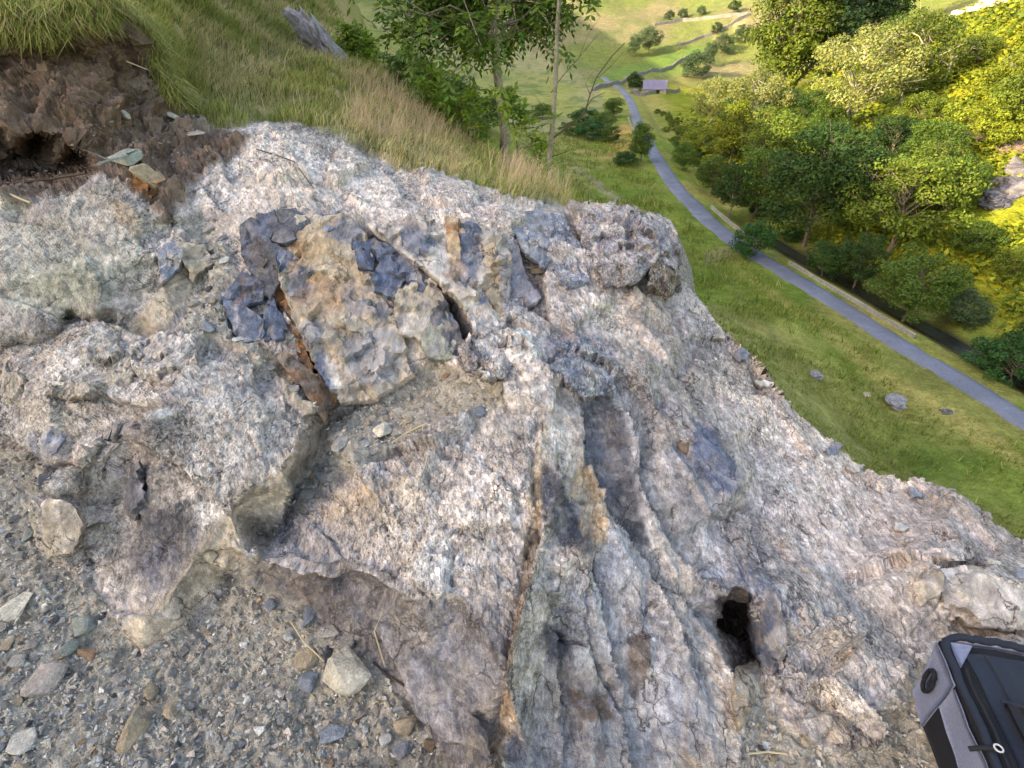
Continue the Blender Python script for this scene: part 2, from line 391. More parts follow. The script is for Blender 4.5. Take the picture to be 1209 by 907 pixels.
def stone_wall(name, pts, h, w, mat, label, cat, group=None, step=1.2, zoff=-0.3):
    """low dry stone wall along ground points, uneven top"""
    pts = np.array(pts, float); seg = np.linalg.norm(np.diff(pts, axis=0), axis=1); L = seg.sum(); n = max(3, int(L / step))
    s = np.linspace(0, L, n); cu = np.r_[0, np.cumsum(seg)]
    X = np.interp(s, cu, pts[:, 0]); Y = np.interp(s, cu, pts[:, 1]); Z = terrain(X, Y) 
    tx, ty = np.gradient(X), np.gradient(Y); l = np.hypot(tx, ty) + 1e-9; nx_, ny_ = -ty / l, tx / l
    hh = h * (1 + rng.uniform(-0.12, 0.12, n)); jit = rng.uniform(-0.06, 0.06, n) * w
    V = np.stack([np.stack([X + nx_ * (a * w + jit), Y + ny_ * (a * w + jit), Z + (zoff if b == 0 else hh * b)], -1) for a, b in ((-.55, 0), (-.42, .95), (0, 1.04), (.42, .95), (.55, 0))], 1)
    k = 5; ii = np.arange(n * k).reshape(n, k)
    q = np.stack([ii[:-1, :-1], ii[:-1, 1:], ii[1:, 1:], ii[1:, :-1]], -1).reshape(-1, 4)
    q = np.concatenate([q, [[0, 1, 2, 3], [(n-1)*k+3, (n-1)*k+2, (n-1)*k+1, (n-1)*k]]])
    o = mesh_np(name, V.reshape(-1, 3), q, mat)
    return tag(o, label, cat, group)
def off_road(ya, yb, o_, n=24):
    y_ = np.linspace(ya, yb, n); return np.stack([road_x(y_) + o_, y_], -1)
# ------------------------------------------------------------------ the crag and the near hillside, sculpted from a cage of measured points
# (image x, image y, height) : points seen on the rock, their height above the gravel measured by eye
ZP = [
 # gravel
 (-350,1150,0),(0,1150,0),(300,1150,-.05),(560,1150,.05),(800,1150,-.1),(1200,1150,-.15),(1560,1150,-.2),
 (0,545,.17),(30,600,.12),(40,660,.08),(0,700,.05),(60,720,.03),(130,765,.0),(250,760,0),(200,870,0),(0,907,0),(350,800,-.01),(430,820,-.01),(520,907,-.03),(380,907,-.02),
 (-150,600,.15),(-350,700,.1),(-350,560,.25),(-150,480,.35),(-350,420,.5),(-150,380,.6),(-350,300,.75),(-150,260,.85),(-350,907,.02),(-150,800,.02),
 # greenish slab at the left
 (0,250,.86),(60,243,.89),(110,226,.93),(150,240,.89),(170,270,.81),(165,292,.77),(0,330,.71),(70,320,.73),(120,310,.745),(0,398,.55),(60,385,.57),(78,363,.605),(130,368,.60),(165,368,.575),(188,338,.635),(212,308,.70),
 (0,408,.47),(62,395,.50),(80,374,.53),(130,380,.53),(168,390,.5),(225,345,.58),(238,322,.62),
 (196,285,.755),(205,270,.74),(250,300,.70),(248,318,.66),(222,290,.745),(235,275,.74),
 # crumbly lumps below it
 (0,425,.44),(30,470,.37),(60,420,.46),(110,400,.52),(140,388,.52),(100,440,.47),(60,480,.40),(130,470,.43),(0,505,.30),(45,530,.27),(70,545,.25),(0,520,.19),(45,545,.165),(75,556,.16),(95,515,.33),
 # small block
 (150,508,.37),(112,518,.345),(80,556,.30),(55,598,.24),(48,612,.20),(45,642,.075),(62,662,.06),(95,675,.05),(150,520,.28),(125,560,.23),(105,612,.2),(135,625,.19),(90,640,.19),(120,650,.10),
 # big block: top, nose, tan side
 (150,400,.49),(188,393,.53),(230,402,.53),(266,395,.52),(305,418,.51),(342,450,.475),(372,476,.43),(364,518,.395),(334,552,.39),(300,575,.365),(268,592,.34),(252,620,.265),(232,652,.21),(205,700,.13),(178,735,.08),(200,500,.46),(270,480,.475),(180,540,.395),(230,560,.36),(290,540,.4),
 (168,545,.33),(165,600,.23),(185,650,.155),(190,690,.10),(150,745,.02),(160,700,.06),
 (386,502,.275),(376,542,.215),(348,582,.155),(303,632,.085),(268,682,.03),(218,738,.01),(165,768,-.01),
 # gravel pockets
 (250,345,.60),(215,385,.545),(282,402,.505),(258,412,.515),(270,370,.55),
 (420,492,.29),(470,480,.32),(520,440,.40),(540,480,.39),(470,525,.325),(600,470,.445),(390,545,.22),(330,630,.11),
 (275,345,.60),(280,392,.52),(302,402,.50),(332,432,.43),(392,492,.29),
 # lower central block
 (292,638,.235),(345,582,.30),(420,545,.355),(520,532,.405),(640,540,.435),(600,560,.425),(450,600,.36),(540,610,.375),
 (292,652,.24),(340,662,.285),(400,668,.31),(490,705,.315),(545,700,.33),(596,688,.35),
 (288,692,.055),(330,705,.05),(362,722,.04),(452,792,.02),(490,840,.0),(532,905,-.02),(450,720,.16),(520,780,.13),(560,840,.11),(560,907,.08),
 # seam and the ribs right of it
 (640,452,.50),(690,450,.49),(640,482,.465),(640,512,.45),(652,620,.40),(625,700,.375),(600,800,.315),(582,907,.265),(575,1000,.2),
 (640,650,.36),(662,560,.405),(672,620,.31),(662,700,.24),(640,800,.17),(630,907,.11),
 (690,482,.415),(688,560,.34),(712,540,.335),(740,600,.27),(735,540,.315),(700,640,.29),(722,700,.205),(700,800,.13),(690,907,.06),(760,780,.085),(745,860,.02),(760,907,-.01),
 (760,500,.34),(790,560,.285),(800,640,.20),(820,720,.125),(835,680,.15),(800,800,.06),(840,800,.035),(840,907,-.05),(780,700,.16),
 (760,450,.40),(705,470,.40),
 # pocket with the brown stone
 (800,508,.33),(788,530,.30),(795,552,.275),(820,555,.265),(822,520,.30),(806,532,.235),(850,540,.285),(868,575,.23),
 # hole
 (845,715,.11),(850,750,.08),(868,800,.02),(880,835,-.02),(892,700,.13),(868,698,.145),(912,740,.08),(926,775,.05),(918,800,.03),(900,795,-.02),(866,722,-.3),(880,750,-.34),(888,782,-.24),(854,735,-.14),
 (905,840,-.055),(930,907,-.08),(890,880,-.06),(950,800,.035),(985,800,.03),(1035,838,.01),(1038,868,-.03),(1000,885,-.08),(1060,860,-.09),(1080,900,-.1),(960,860,-.03),
 # right ledge
 (1080,830,-.06),(1209,800,-.04),(1209,907,-.09),(1350,850,-.1),(1560,980,-.14),(1080,668,.02),(1110,668,.04),(1160,672,.04),(1209,690,.03),(1105,715,-.02),(1209,750,-.05),
]
# (image x, image y, distance) : the steep and far ones
TP = [
 (-350,-120,3.5),(-100,-120,3.6),(100,-120,5.0),(250,-120,9.0),(330,-120,13),(378,-120,15.5),
 (-350,0,3.0),(-100,0,3.0),(0,0,3.1),(100,-5,3.4),(160,5,3.8),(220,0,5.5),(300,0,8.0),(350,0,10.5),(386,0,13),
 (230,60,4.6),(300,60,6.0),(360,60,7.6),(400,60,8.6),(440,78,8.6),(250,110,4.1),(330,110,4.6),(400,110,5.2),(470,112,7.8),(520,150,7.2),(560,175,6.8),(600,200,6.3),(640,218,5.6),(665,230,4.6),
 (470,150,5.2),(540,190,4.9),(610,216,4.5),
 (-350,30,2.7),(-100,22,2.75),(0,22,2.8),(60,34,2.85),(100,18,2.9),(130,12,3.0),(165,40,3.1),(185,80,3.2),(195,120,3.25),(200,150,3.2),
 (-350,90,2.9),(-100,80,2.9),(0,70,2.92),(60,75,2.95),(110,70,3.0),(140,60,3.08),(0,110,2.85),(60,112,2.86),(110,115,2.92),(150,110,3.08),(170,140,3.1),
 (-100,140,2.78),(0,132,2.78),(15,158,2.78),(40,148,2.78),(80,163,2.80),(112,182,2.86),(140,165,2.95),
 (3,168,3.25),(45,162,3.4),(92,182,3.3),(10,200,3.2),(108,205,3.02),(60,205,3.25),(30,185,3.4),
 (-350,200,2.75),(-100,210,2.72),(0,228,2.68),(60,228,2.70),(110,216,2.76),(130,205,2.8),(165,212,2.85),(190,205,2.92),(215,180,3.08),(250,162,3.22),(185,240,2.75),(200,255,2.72),
 # pale ridge
 (228,222,2.92),(270,190,3.08),(300,166,3.22),(340,156,3.32),(400,182,3.28),(450,208,3.22),(520,226,3.18),(560,220,3.25),(600,236,3.15),(640,250,3.1),
 (210,272,2.72),(262,262,2.74),(300,254,2.70),(360,252,2.72),(430,264,2.66),(480,262,2.66),(540,258,2.68),(600,264,2.68),(640,300,2.72),(330,200,3.05),(420,225,3.0),(510,242,2.95),(280,225,2.95),
 (340,138,3.6),(400,152,3.65),(470,190,3.6),(540,207,3.65),(600,224,3.65),(650,239,3.6),
 # fractured face
 (310,290,2.60),(330,320,2.53),(352,380,2.42),(372,430,2.33),(396,466,2.25),(440,466,2.24),(480,445,2.27),(505,405,2.34),(550,402,2.32),(592,388,2.38),(400,330,2.50),(450,380,2.38),(430,300,2.56),
 (345,362,2.5),(378,428,2.42),(445,288,2.66),(500,322,2.58),(528,348,2.52),(548,392,2.42),
 (620,305,2.76),(640,335,2.66),(604,345,2.58),(632,385,2.46),(660,400,2.43),(612,290,2.68),
 # mottled boulder at the top right
 (664,252,3.05),(690,243,3.15),(720,239,3.15),(760,250,3.1),(790,266,3.05),(801,288,2.98),(800,318,2.9),(806,338,2.92),(672,275,2.95),(690,262,2.92),(700,280,2.84),(735,268,2.92),(740,305,2.72),(775,290,2.82),(783,335,2.70),(690,305,2.74),(720,340,2.62),
 # gravelly slope
 (816,340,2.94),(834,365,2.92),(863,399,2.88),(888,424,2.82),(922,463,2.74),(935,487,2.7),(986,524,2.6),(1030,558,2.52),(1125,581,2.45),(1150,598,2.42),(1209,638,2.35),(1300,690,2.25),(1560,850,2.1),
 (690,345,2.58),(680,385,2.42),(750,385,2.58),(800,400,2.64),(720,430,2.28),(800,460,2.38),(860,480,2.5),(900,540,2.4),(960,600,2.25),(1050,640,2.2),(1150,665,2.16),(1000,700,1.93),(910,640,2.03),(1060,760,1.82),(1150,735,1.93),(880,600,2.07),
]
SIL = np.array([(-350,-120),(376,-120),(384,-40),(390,0),(406,30),(425,62),(440,76),(470,110),(520,149),(560,174),(600,199),(640,216),(664,232),(690,241),(720,238),(760,249),(790,265),(801,286),(806,326),(814,339),(834,364),(848,386),(863,398),(888,423),(905,442),(922,462),(934,485),(962,503),(986,523),(1030,557),(1057,565),(1098,576),(1125,580),(1148,597),(1209,637),(1300,689),(1560,849)], float)
zp = np.array(ZP, float); tp = np.array(TP, float)
down = -ray(zp[:, 0], zp[:, 1])[:, 2]
cage = np.concatenate([zp[:, :2], tp[:, :2]]); cage_t = np.concatenate([(EYE[2] - zp[:, 2]) / down, tp[:, 2]])
# boundary points on the skyline get their depth from the nearest cage points
res = delaunay_2d_cdt([Vector(p) for p in cage], [], [], 0, 1e-4)
cv = np.array([tuple(v) for v in res[0]]); cid = np.array([o[0] for o in res[3]]); tris = np.array(res[2]); inv = 1.0 / cage_t[cid]

gx = np.concatenate([np.arange(-350, -20, 9.0), np.arange(-20, 1230, 2.0), np.arange(1230, 1561, 11.0)])
gy = np.concatenate([np.arange(-120, -10, 7.0), np.arange(-10, 920, 2.0), np.arange(920, 1151, 10.0)])
ysil = np.interp(gx, SIL[:, 0], SIL[:, 1]); g3 = np.stack([gx, 0 * gx, 0 * gx], -1); ysil = ysil + smooth(676, 700, gx) * (facet(g3 / 34.0, 44)[0] * 7 + facet(g3 / 9.0, 45)[0] * 3)
BX, BY = np.meshgrid(gx, gy); YT = np.interp(BX, gx, ysil); dead = BY < YT - 2.5; BY = np.maximum(BY, YT); SV = (BY - YT) / 900.0
PX = BX.ravel(); PY = BY.ravel(); npt = len(PX)
w3 = np.stack([PX, PY, 0 * PX], -1)
edge = smooth(0, 0.03, SV.ravel())
wx = (fbm(w3 / 26.0, 3, 31) * 5 + fbm(w3 / 7.0, 2, 33) * 1.6) * edge; wy = (fbm(w3 / 26.0, 3, 32) * 5 + fbm(w3 / 7.0, 2, 34) * 1.6) * edge
ax = PX + wx; ay = np.maximum(PY + wy, YT.ravel())
IT = np.full(npt, np.nan)
for ta in tris:
    a, b, c = cv[ta[0]], cv[ta[1]], cv[ta[2]]
    lo = np.minimum(np.minimum(a, b), c) - .01; hi = np.maximum(np.maximum(a, b), c) + .01
    m = np.nonzero((ax >= lo[0]) & (ax <= hi[0]) & (ay >= lo[1]) & (ay <= hi[1]))[0]
    if not len(m): continue
    det = (b[1] - c[1]) * (a[0] - c[0]) + (c[0] - b[0]) * (a[1] - c[1])
    if abs(det) < 1e-6: continue
    l1 = ((b[1] - c[1]) * (ax[m] - c[0]) + (c[0] - b[0]) * (ay[m] - c[1])) / det
    l2 = ((c[1] - a[1]) * (ax[m] - c[0]) + (a[0] - c[0]) * (ay[m] - c[1])) / det
    l3 = 1 - l1 - l2; ok = (l1 >= -1e-3) & (l2 >= -1e-3) & (l3 >= -1e-3)
    IT[m[ok]] = l1[ok] * inv[ta[0]] + l2[ok] * inv[ta[1]] + l3[ok] * inv[ta[2]]
bad = np.nonzero(np.isnan(IT))[0]
if len(bad):
    for ch in np.array_split(bad, max(1, len(bad) // 4000)):
        dd = ((ax[ch, None] - cage[None, :, 0]) ** 2 + (ay[ch, None] - cage[None, :, 1]) ** 2); k = np.argsort(dd, 1)[:, :3]
        w = 1 / (np.take_along_axis(dd, k, 1) + 1); IT[ch] = (w / cage_t[k]).sum(1) / w.sum(1)
sh = BX.shape; IT = IT.reshape(sh)
for _ in range(1):
    IT[1:-1, 1:-1] = 0.4 * IT[1:-1, 1:-1] + 0.15 * (IT[:-2, 1:-1] + IT[2:, 1:-1] + IT[1:-1, :-2] + IT[1:-1, 2:])
B = at_t(BX, BY, 1 / IT)
IB = IT.copy()
for _ in range(14):
    IB[1:-1, 1:-1] = 0.2 * (IB[1:-1, 1:-1] + IB[:-2, 1:-1] + IB[2:, 1:-1] + IB[1:-1, :-2] + IB[1:-1, 2:])
BS = at_t(BX, BY, 1 / IB)

# ---- what covers each spot (image-plane measured regions, frayed by noise)
nz = fbm(w3 / 22.0, 4, 51); nz2 = fbm(w3 / 6.0, 3, 52)
def poly_mask(pts, soft=6.0, fray=8.0):
    pts = np.array(pts, float); X = PX + nz * fray; Y = PY + nz2 * fray * 0.6
    lo = pts.min(0) - 40; hi = pts.max(0) + 40
    m = np.nonzero((X > lo[0]) & (X < hi[0]) & (Y > lo[1]) & (Y < hi[1]))[0]
    out = np.zeros(npt)
    x, y = X[m], Y[m]; ins = np.zeros(len(m), bool); dist = np.full(len(m), 1e9)
    for i in range(len(pts)):
        a, b = pts[i - 1], pts[i]
        ins ^= ((a[1] > y) != (b[1] > y)) & (x < (b[0] - a[0]) * (y - a[1]) / (b[1] - a[1] + 1e-9) + a[0])
        ab = b - a; t = np.clip(((x - a[0]) * ab[0] + (y - a[1]) * ab[1]) / (ab @ ab + 1e-9), 0, 1)
        dist = np.minimum(dist, np.hypot(x - a[0] - t * ab[0], y - a[1] - t * ab[1]))
    out[m] = smooth(-soft, soft, np.where(ins, dist, -dist)); return out
def blob(cx, cy, rx, ry, ang=0, fray=1.0):
    c, s = math.cos(R(ang)), math.sin(R(ang)); dx, dy = PX - cx, PY - cy
    u = (dx * c + dy * s) / rx; v = (-dx * s + dy * c) / ry
    return smooth(1.25, 0.55, np.sqrt(u * u + v * v) + (nz * 0.5 + nz2 * 0.35) * fray)
GRASS_POLY = [(-400,-160),(390,-160),(400,0),(445,70),(475,105),(525,145),(600,195),(668,228),(664,240),(600,232),(545,212),(470,196),(400,158),(345,140),(300,146),(255,150),(212,140),(196,100),(180,55),(150,14),(128,6),(95,22),(60,40),(20,30),(-20,24),(-400,24)]
m_grass = poly_mask(GRASS_POLY, 4, 9)
m_soil = poly_mask([(-400,18),(0,18),(60,34),(100,16),(135,8),(165,38),(190,80),(202,140),(262,150),(300,162),(262,190),(225,222),(205,262),(180,262),(165,232),(120,215),(80,232),(0,242),(-400,210)], 5, 8) * (1 - m_grass)
m_grav = np.maximum.reduce([poly_mask([(-400,520),(-10,525),(60,556),(45,645),(95,680),(150,745),(170,775),(225,742),(272,690),(300,690),(365,725),(455,797),(535,910),(560,1170),(-400,1170)], 5, 7),
    poly_mask([(388,500),(430,480),(480,450),(515,420),(540,440),(590,455),(600,480),(520,500),(470,530),(400,560),(345,600),(310,650),(285,700),(262,690),(300,640),(350,580),(376,540)], 5, 7),
    poly_mask([(205,262),(235,250),(258,280),(275,320),(262,345),(275,395),(300,405),(330,440),(390,492),(380,500),(335,450),(265,400),(225,395),(210,380),(245,330),(250,300)], 4, 7),
    poly_mask([(1040,840),(1070,800),(1090,780),(1560,800),(1560,1170),(1000,1170),(960,907),(1000,890),(1060,870)], 6, 8),
    poly_mask([(880,835),(905,830),(930,860),(980,890),(1000,1000),(860,1000),(872,880)], 5, 7)]) * (1 - m_grass) * (1 - m_soil)
m_slope = poly_mask([(810,345),(850,410),(905,465),(990,530),(1120,580),(1209,640),(1560,850),(1560,900),(1250,700),(1209,690),(1080,665),(1090,770),(1000,760),(930,700),(880,620),(870,540),(830,480),(790,420),(770,380)], 12, 14)
# ---- relief
du = np.gradient(BS, axis=1); dv = np.gradient(BS, axis=0); N = np.cross(du, dv); N /= np.linalg.norm(N, axis=2)[..., None] + 1e-12
toeye = EYE - B; toeye /= np.linalg.norm(toeye, axis=2)[..., None]; deg = np.linalg.norm(np.cross(du, dv), axis=2) < 1e-9
N[deg] = toeye[deg]; Nn = N.reshape(-1, 3); Nn = np.where((Nn * (EYE - B.reshape(-1, 3))).sum(1)[:, None] < 0, -Nn, Nn)
Bp = B.reshape(-1, 3)
bed = np.array([[0.86, 0.30, -0.41], [-0.42, 0.87, -0.26], [0.28, 0.40, 0.87]])          # joint directions of the rock
Q = Bp @ bed.T
fa, ca, ra = facet(Q / [0.27, 0.46, 0.27] + fbm(Bp / .3, 3, 7)[:, None] * .16, 61); fb, cb, rb = facet(Q / [0.075, 0.13, 0.075] + fbm(Bp / .05, 2, 6)[:, None] * .25, 71); fc, cc_, rc = facet(Q / [0.019, 0.03, 0.019], 81, 1.2)
f1 = fbm(Bp / 0.11, 5, 90); f2 = fbm(Bp / 0.022, 3, 95); f3 = fbm(Bp / 0.4, 4, 97)
rock = (1 - m_grass) * (1 - m_soil) * (1 - m_grav)
# smooth broken faces (fresh joints) versus weathered crumbly crust
m_rib0 = poly_mask([(640,455),(700,440),(790,450),(870,560),(900,690),(870,720),(840,700),(850,800),(870,907),(880,1000),(600,1000),(600,880),(630,720),(655,620)], 14, 14)
m_face = np.maximum.reduce([poly_mask([(305,268),(345,300),(440,290),(520,350),(550,400),(500,430),(480,445),(440,470),(396,468),(360,400)], 6, 5),
    poly_mask([(376,478),(388,502),(376,545),(345,590),(300,640),(262,690),(215,740),(165,770),(150,745),(205,690),(250,622),(275,592),(335,556),(366,520)], 5, 4),
    poly_mask([(190,340),(212,308),(240,322),(228,350),(195,385),(160,400),(150,385)], 4, 4),
    0.65 * poly_mask([(292,652),(400,670),(490,708),(590,690),(582,907),(530,905),(450,795),(360,722),(285,692)], 8, 6),
    0.6 * poly_mask([(170,600),(225,610),(245,650),(200,740),(150,745),(140,650)], 8, 8),
    0.6 * poly_mask([(0,250),(110,230),(165,270),(160,360),(60,385),(0,398)], 10, 8),
    0.55 * m_rib0, 0.7 * blob(725, 540, 38, 95, -18), 0.7 * blob(850, 545, 28, 48, -30)])
roughm = np.clip(1 - m_face * 0.7, 0.3, 1)
graze = smooth(.08, .45, np.abs((Nn * toeye.reshape(-1, 3)).sum(1)))
def soften(a, n=2):
    a = a.reshape(sh).copy()
    for _ in range(n): a[1:-1, 1:-1] = .2 * (a[1:-1, 1:-1] + a[:-2, 1:-1] + a[2:, 1:-1] + a[1:-1, :-2] + a[1:-1, 2:])
    return a.ravel()
fa = soften(fa, 1)
# steep ribs right of the seam: bedding planes stepping down the slope
m_rib = poly_mask([(640,455),(700,440),(790,450),(870,560),(900,690),(870,720),(840,700),(850,800),(870,907),(880,1000),(600,1000),(600,880),(630,720),(655,620)], 14, 14) * rock
wv = Q[:, 0] / .15 + fbm(Bp / .35, 3, 181) * .8; saw = wv - np.floor(wv); rib = soften(np.where(saw < .86, saw / .86, (1 - saw) / .14), 1) - .5
hv = _u(_hash(np.floor(wv).astype(np.int64), np.floor(wv).astype(np.int64), np.floor(wv).astype(np.int64), 5))
crk = smooth(0.10, 0.0, ca) * 0.6 + smooth(0.12, 0.0, cb) * 0.25
D = rock * (fa * 0.060 * (0.30 + 0.70 * roughm) + graze * (roughm * (fb * 0.011 + f1 * 0.002) + fc * 0.0036 * (0.3 + roughm) + f2 * 0.0012 - crk * 0.012 * roughm))
D = D * (1 - .25 * m_rib) + m_rib * rib * .018 * smooth(-.2, .4, fbm(Bp / .3, 3, 183))
D *= 1 - 0.45 * m_slope * rock
sp = Bp * [1, 1, 1]
D += m_soil * (0.35 + .65 * graze) * (fbm(Bp / 0.16, 4, 101, ridged=True) * 0.06 + fbm(Bp / 0.04, 2, 102) * 0.010 + fa * 0.055 + fb * 0.036 + fc * .010)
D += m_grav * (fbm(Bp / 0.25, 3, 103) * 0.02 + fc * 0.006 + fb * 0.008)
D += m_grass * (fbm(Bp / 0.5, 3, 104) * 0.10 + fbm(Bp / 0.12, 2, 105) * 0.03)
D *= np.clip(0.35 + smooth(0, 0.02, SV.ravel()), 0, 1)
# carved seams and cracks
def groove(pts, w, depth):
    global D
    pts = np.array(pts, float); X = PX + nz2 * 3; Y = PY + nz * 3; dist = np.full(npt, 1e9)
    for a, b in zip(pts[:-1], pts[1:]):
        ab = b - a; t = np.clip(((X - a[0]) * ab[0] + (Y - a[1]) * ab[1]) / (ab @ ab), 0, 1)
        dist = np.minimum(dist, np.hypot(X - a[0] - t * ab[0], Y - a[1] - t * ab[1]))
    g = smooth(w, 0, dist); D = D - g * depth; return g
groove([(640,470),(628,520),(634,580),(622,650),(604,720),(590,800),(578,907)], 7, 0.02)
g_rust = groove([(318,285),(330,330),(352,385),(372,430),(392,470)], 9, 0.08)
g_dark = groove([(430,272),(470,296),(505,322),(528,350),(548,394)], 10, 0.12)
groove([(640,430),(658,446),(676,455)], 5, 0.03)
groove([(150,508),(180,500),(205,488)], 4, 0.02); groove([(0,508),(45,540),(72,556)], 5, 0.03)
groove([(690,470),(694,560),(720,600),(745,650)], 5, 0.015); groove([(730,840),(700,770),(690,700)], 5, 0.02)
groove([(860,620),(882,690),(896,720)], 4, 0.012); groove([(835,420),(850,480),(872,540),(880,590)], 5, 0.015)
groove([(490,690),(505,705),(512,718)], 3, 0.012); groove([(640,300),(620,290),(606,270)], 6, 0.03)
groove([(655,740),(668,752),(690,760)], 5, 0.03); groove([(672,250),(684,270),(688,290)], 8, 0.05); groove([(745,255),(765,275),(785,280)], 6, 0.035)
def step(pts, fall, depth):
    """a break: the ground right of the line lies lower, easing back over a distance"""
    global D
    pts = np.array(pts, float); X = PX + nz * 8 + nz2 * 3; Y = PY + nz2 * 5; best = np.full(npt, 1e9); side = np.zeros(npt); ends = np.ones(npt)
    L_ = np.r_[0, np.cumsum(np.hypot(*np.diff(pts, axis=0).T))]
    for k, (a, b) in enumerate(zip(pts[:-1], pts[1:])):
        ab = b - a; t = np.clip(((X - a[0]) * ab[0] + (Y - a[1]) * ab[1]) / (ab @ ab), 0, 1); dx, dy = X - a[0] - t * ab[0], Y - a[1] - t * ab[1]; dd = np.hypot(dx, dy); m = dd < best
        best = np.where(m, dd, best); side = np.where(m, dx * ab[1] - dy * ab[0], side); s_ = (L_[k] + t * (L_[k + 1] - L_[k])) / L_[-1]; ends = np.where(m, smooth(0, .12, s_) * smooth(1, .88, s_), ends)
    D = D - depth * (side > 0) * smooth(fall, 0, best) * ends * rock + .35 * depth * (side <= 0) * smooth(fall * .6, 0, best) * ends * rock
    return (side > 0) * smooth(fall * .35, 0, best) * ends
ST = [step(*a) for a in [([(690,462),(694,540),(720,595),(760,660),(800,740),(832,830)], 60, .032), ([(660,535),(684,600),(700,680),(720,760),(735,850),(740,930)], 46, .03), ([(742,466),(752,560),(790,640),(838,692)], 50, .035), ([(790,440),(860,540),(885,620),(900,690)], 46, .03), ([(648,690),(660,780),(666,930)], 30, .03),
   ([(640,430),(664,446),(694,458),(730,450)], 34, .04), ([(940,790),(990,800),(1034,838),(1040,880)], 40, .05), ([(1000,690),(1080,660),(1160,664)], 40, -.03), ([(205,488),(160,505),(118,516),(82,552),(52,604)], 50, -.05), ([(400,545),(470,530),(560,528)], 30, -.03), ([(230,222),(262,252),(300,250),(360,246),(440,258)], 26, .03)]]
S = Bp + Nn * D[:, None]

# ---- colours laid on the stone
K = {k: s2l(*v) for k, v in dict(mid=(160,151,146), pale=(206,195,187), white=(222,216,212), dark=(88,88,96), blue=(90,101,124), blu2=(126,134,152), tan=(182,169,152), ochre=(180,156,126),
     rust=(150,104,66), brown=(102,82,66), dbrown=(74,60,50), green=(158,160,142), pink=(192,178,174), grav=(184,175,162), turf=(150,146,92), purple=(140,134,142), earth=(122,105,95)).items()}
C = np.empty((npt, 3)); C[:] = K['mid']
def lay(m, c):
    global C
    m = np.clip(m, 0, 1)[:, None]; C = C * (1 - m) + K[c][None, :] * m
lay(smooth(-0.25, 0.35, f3) * 0.5, 'pale'); lay(smooth(0.0, 0.5, fbm(Bp / 0.3, 4, 111)) * 0.3, 'blu2'); lay(smooth(0.1, 0.5, fbm(Bp / 0.25, 4, 112)) * 0.35, 'tan')
up = Nn[:, 2]
A = lambda m, c, s=1.0: lay(m * s, c)
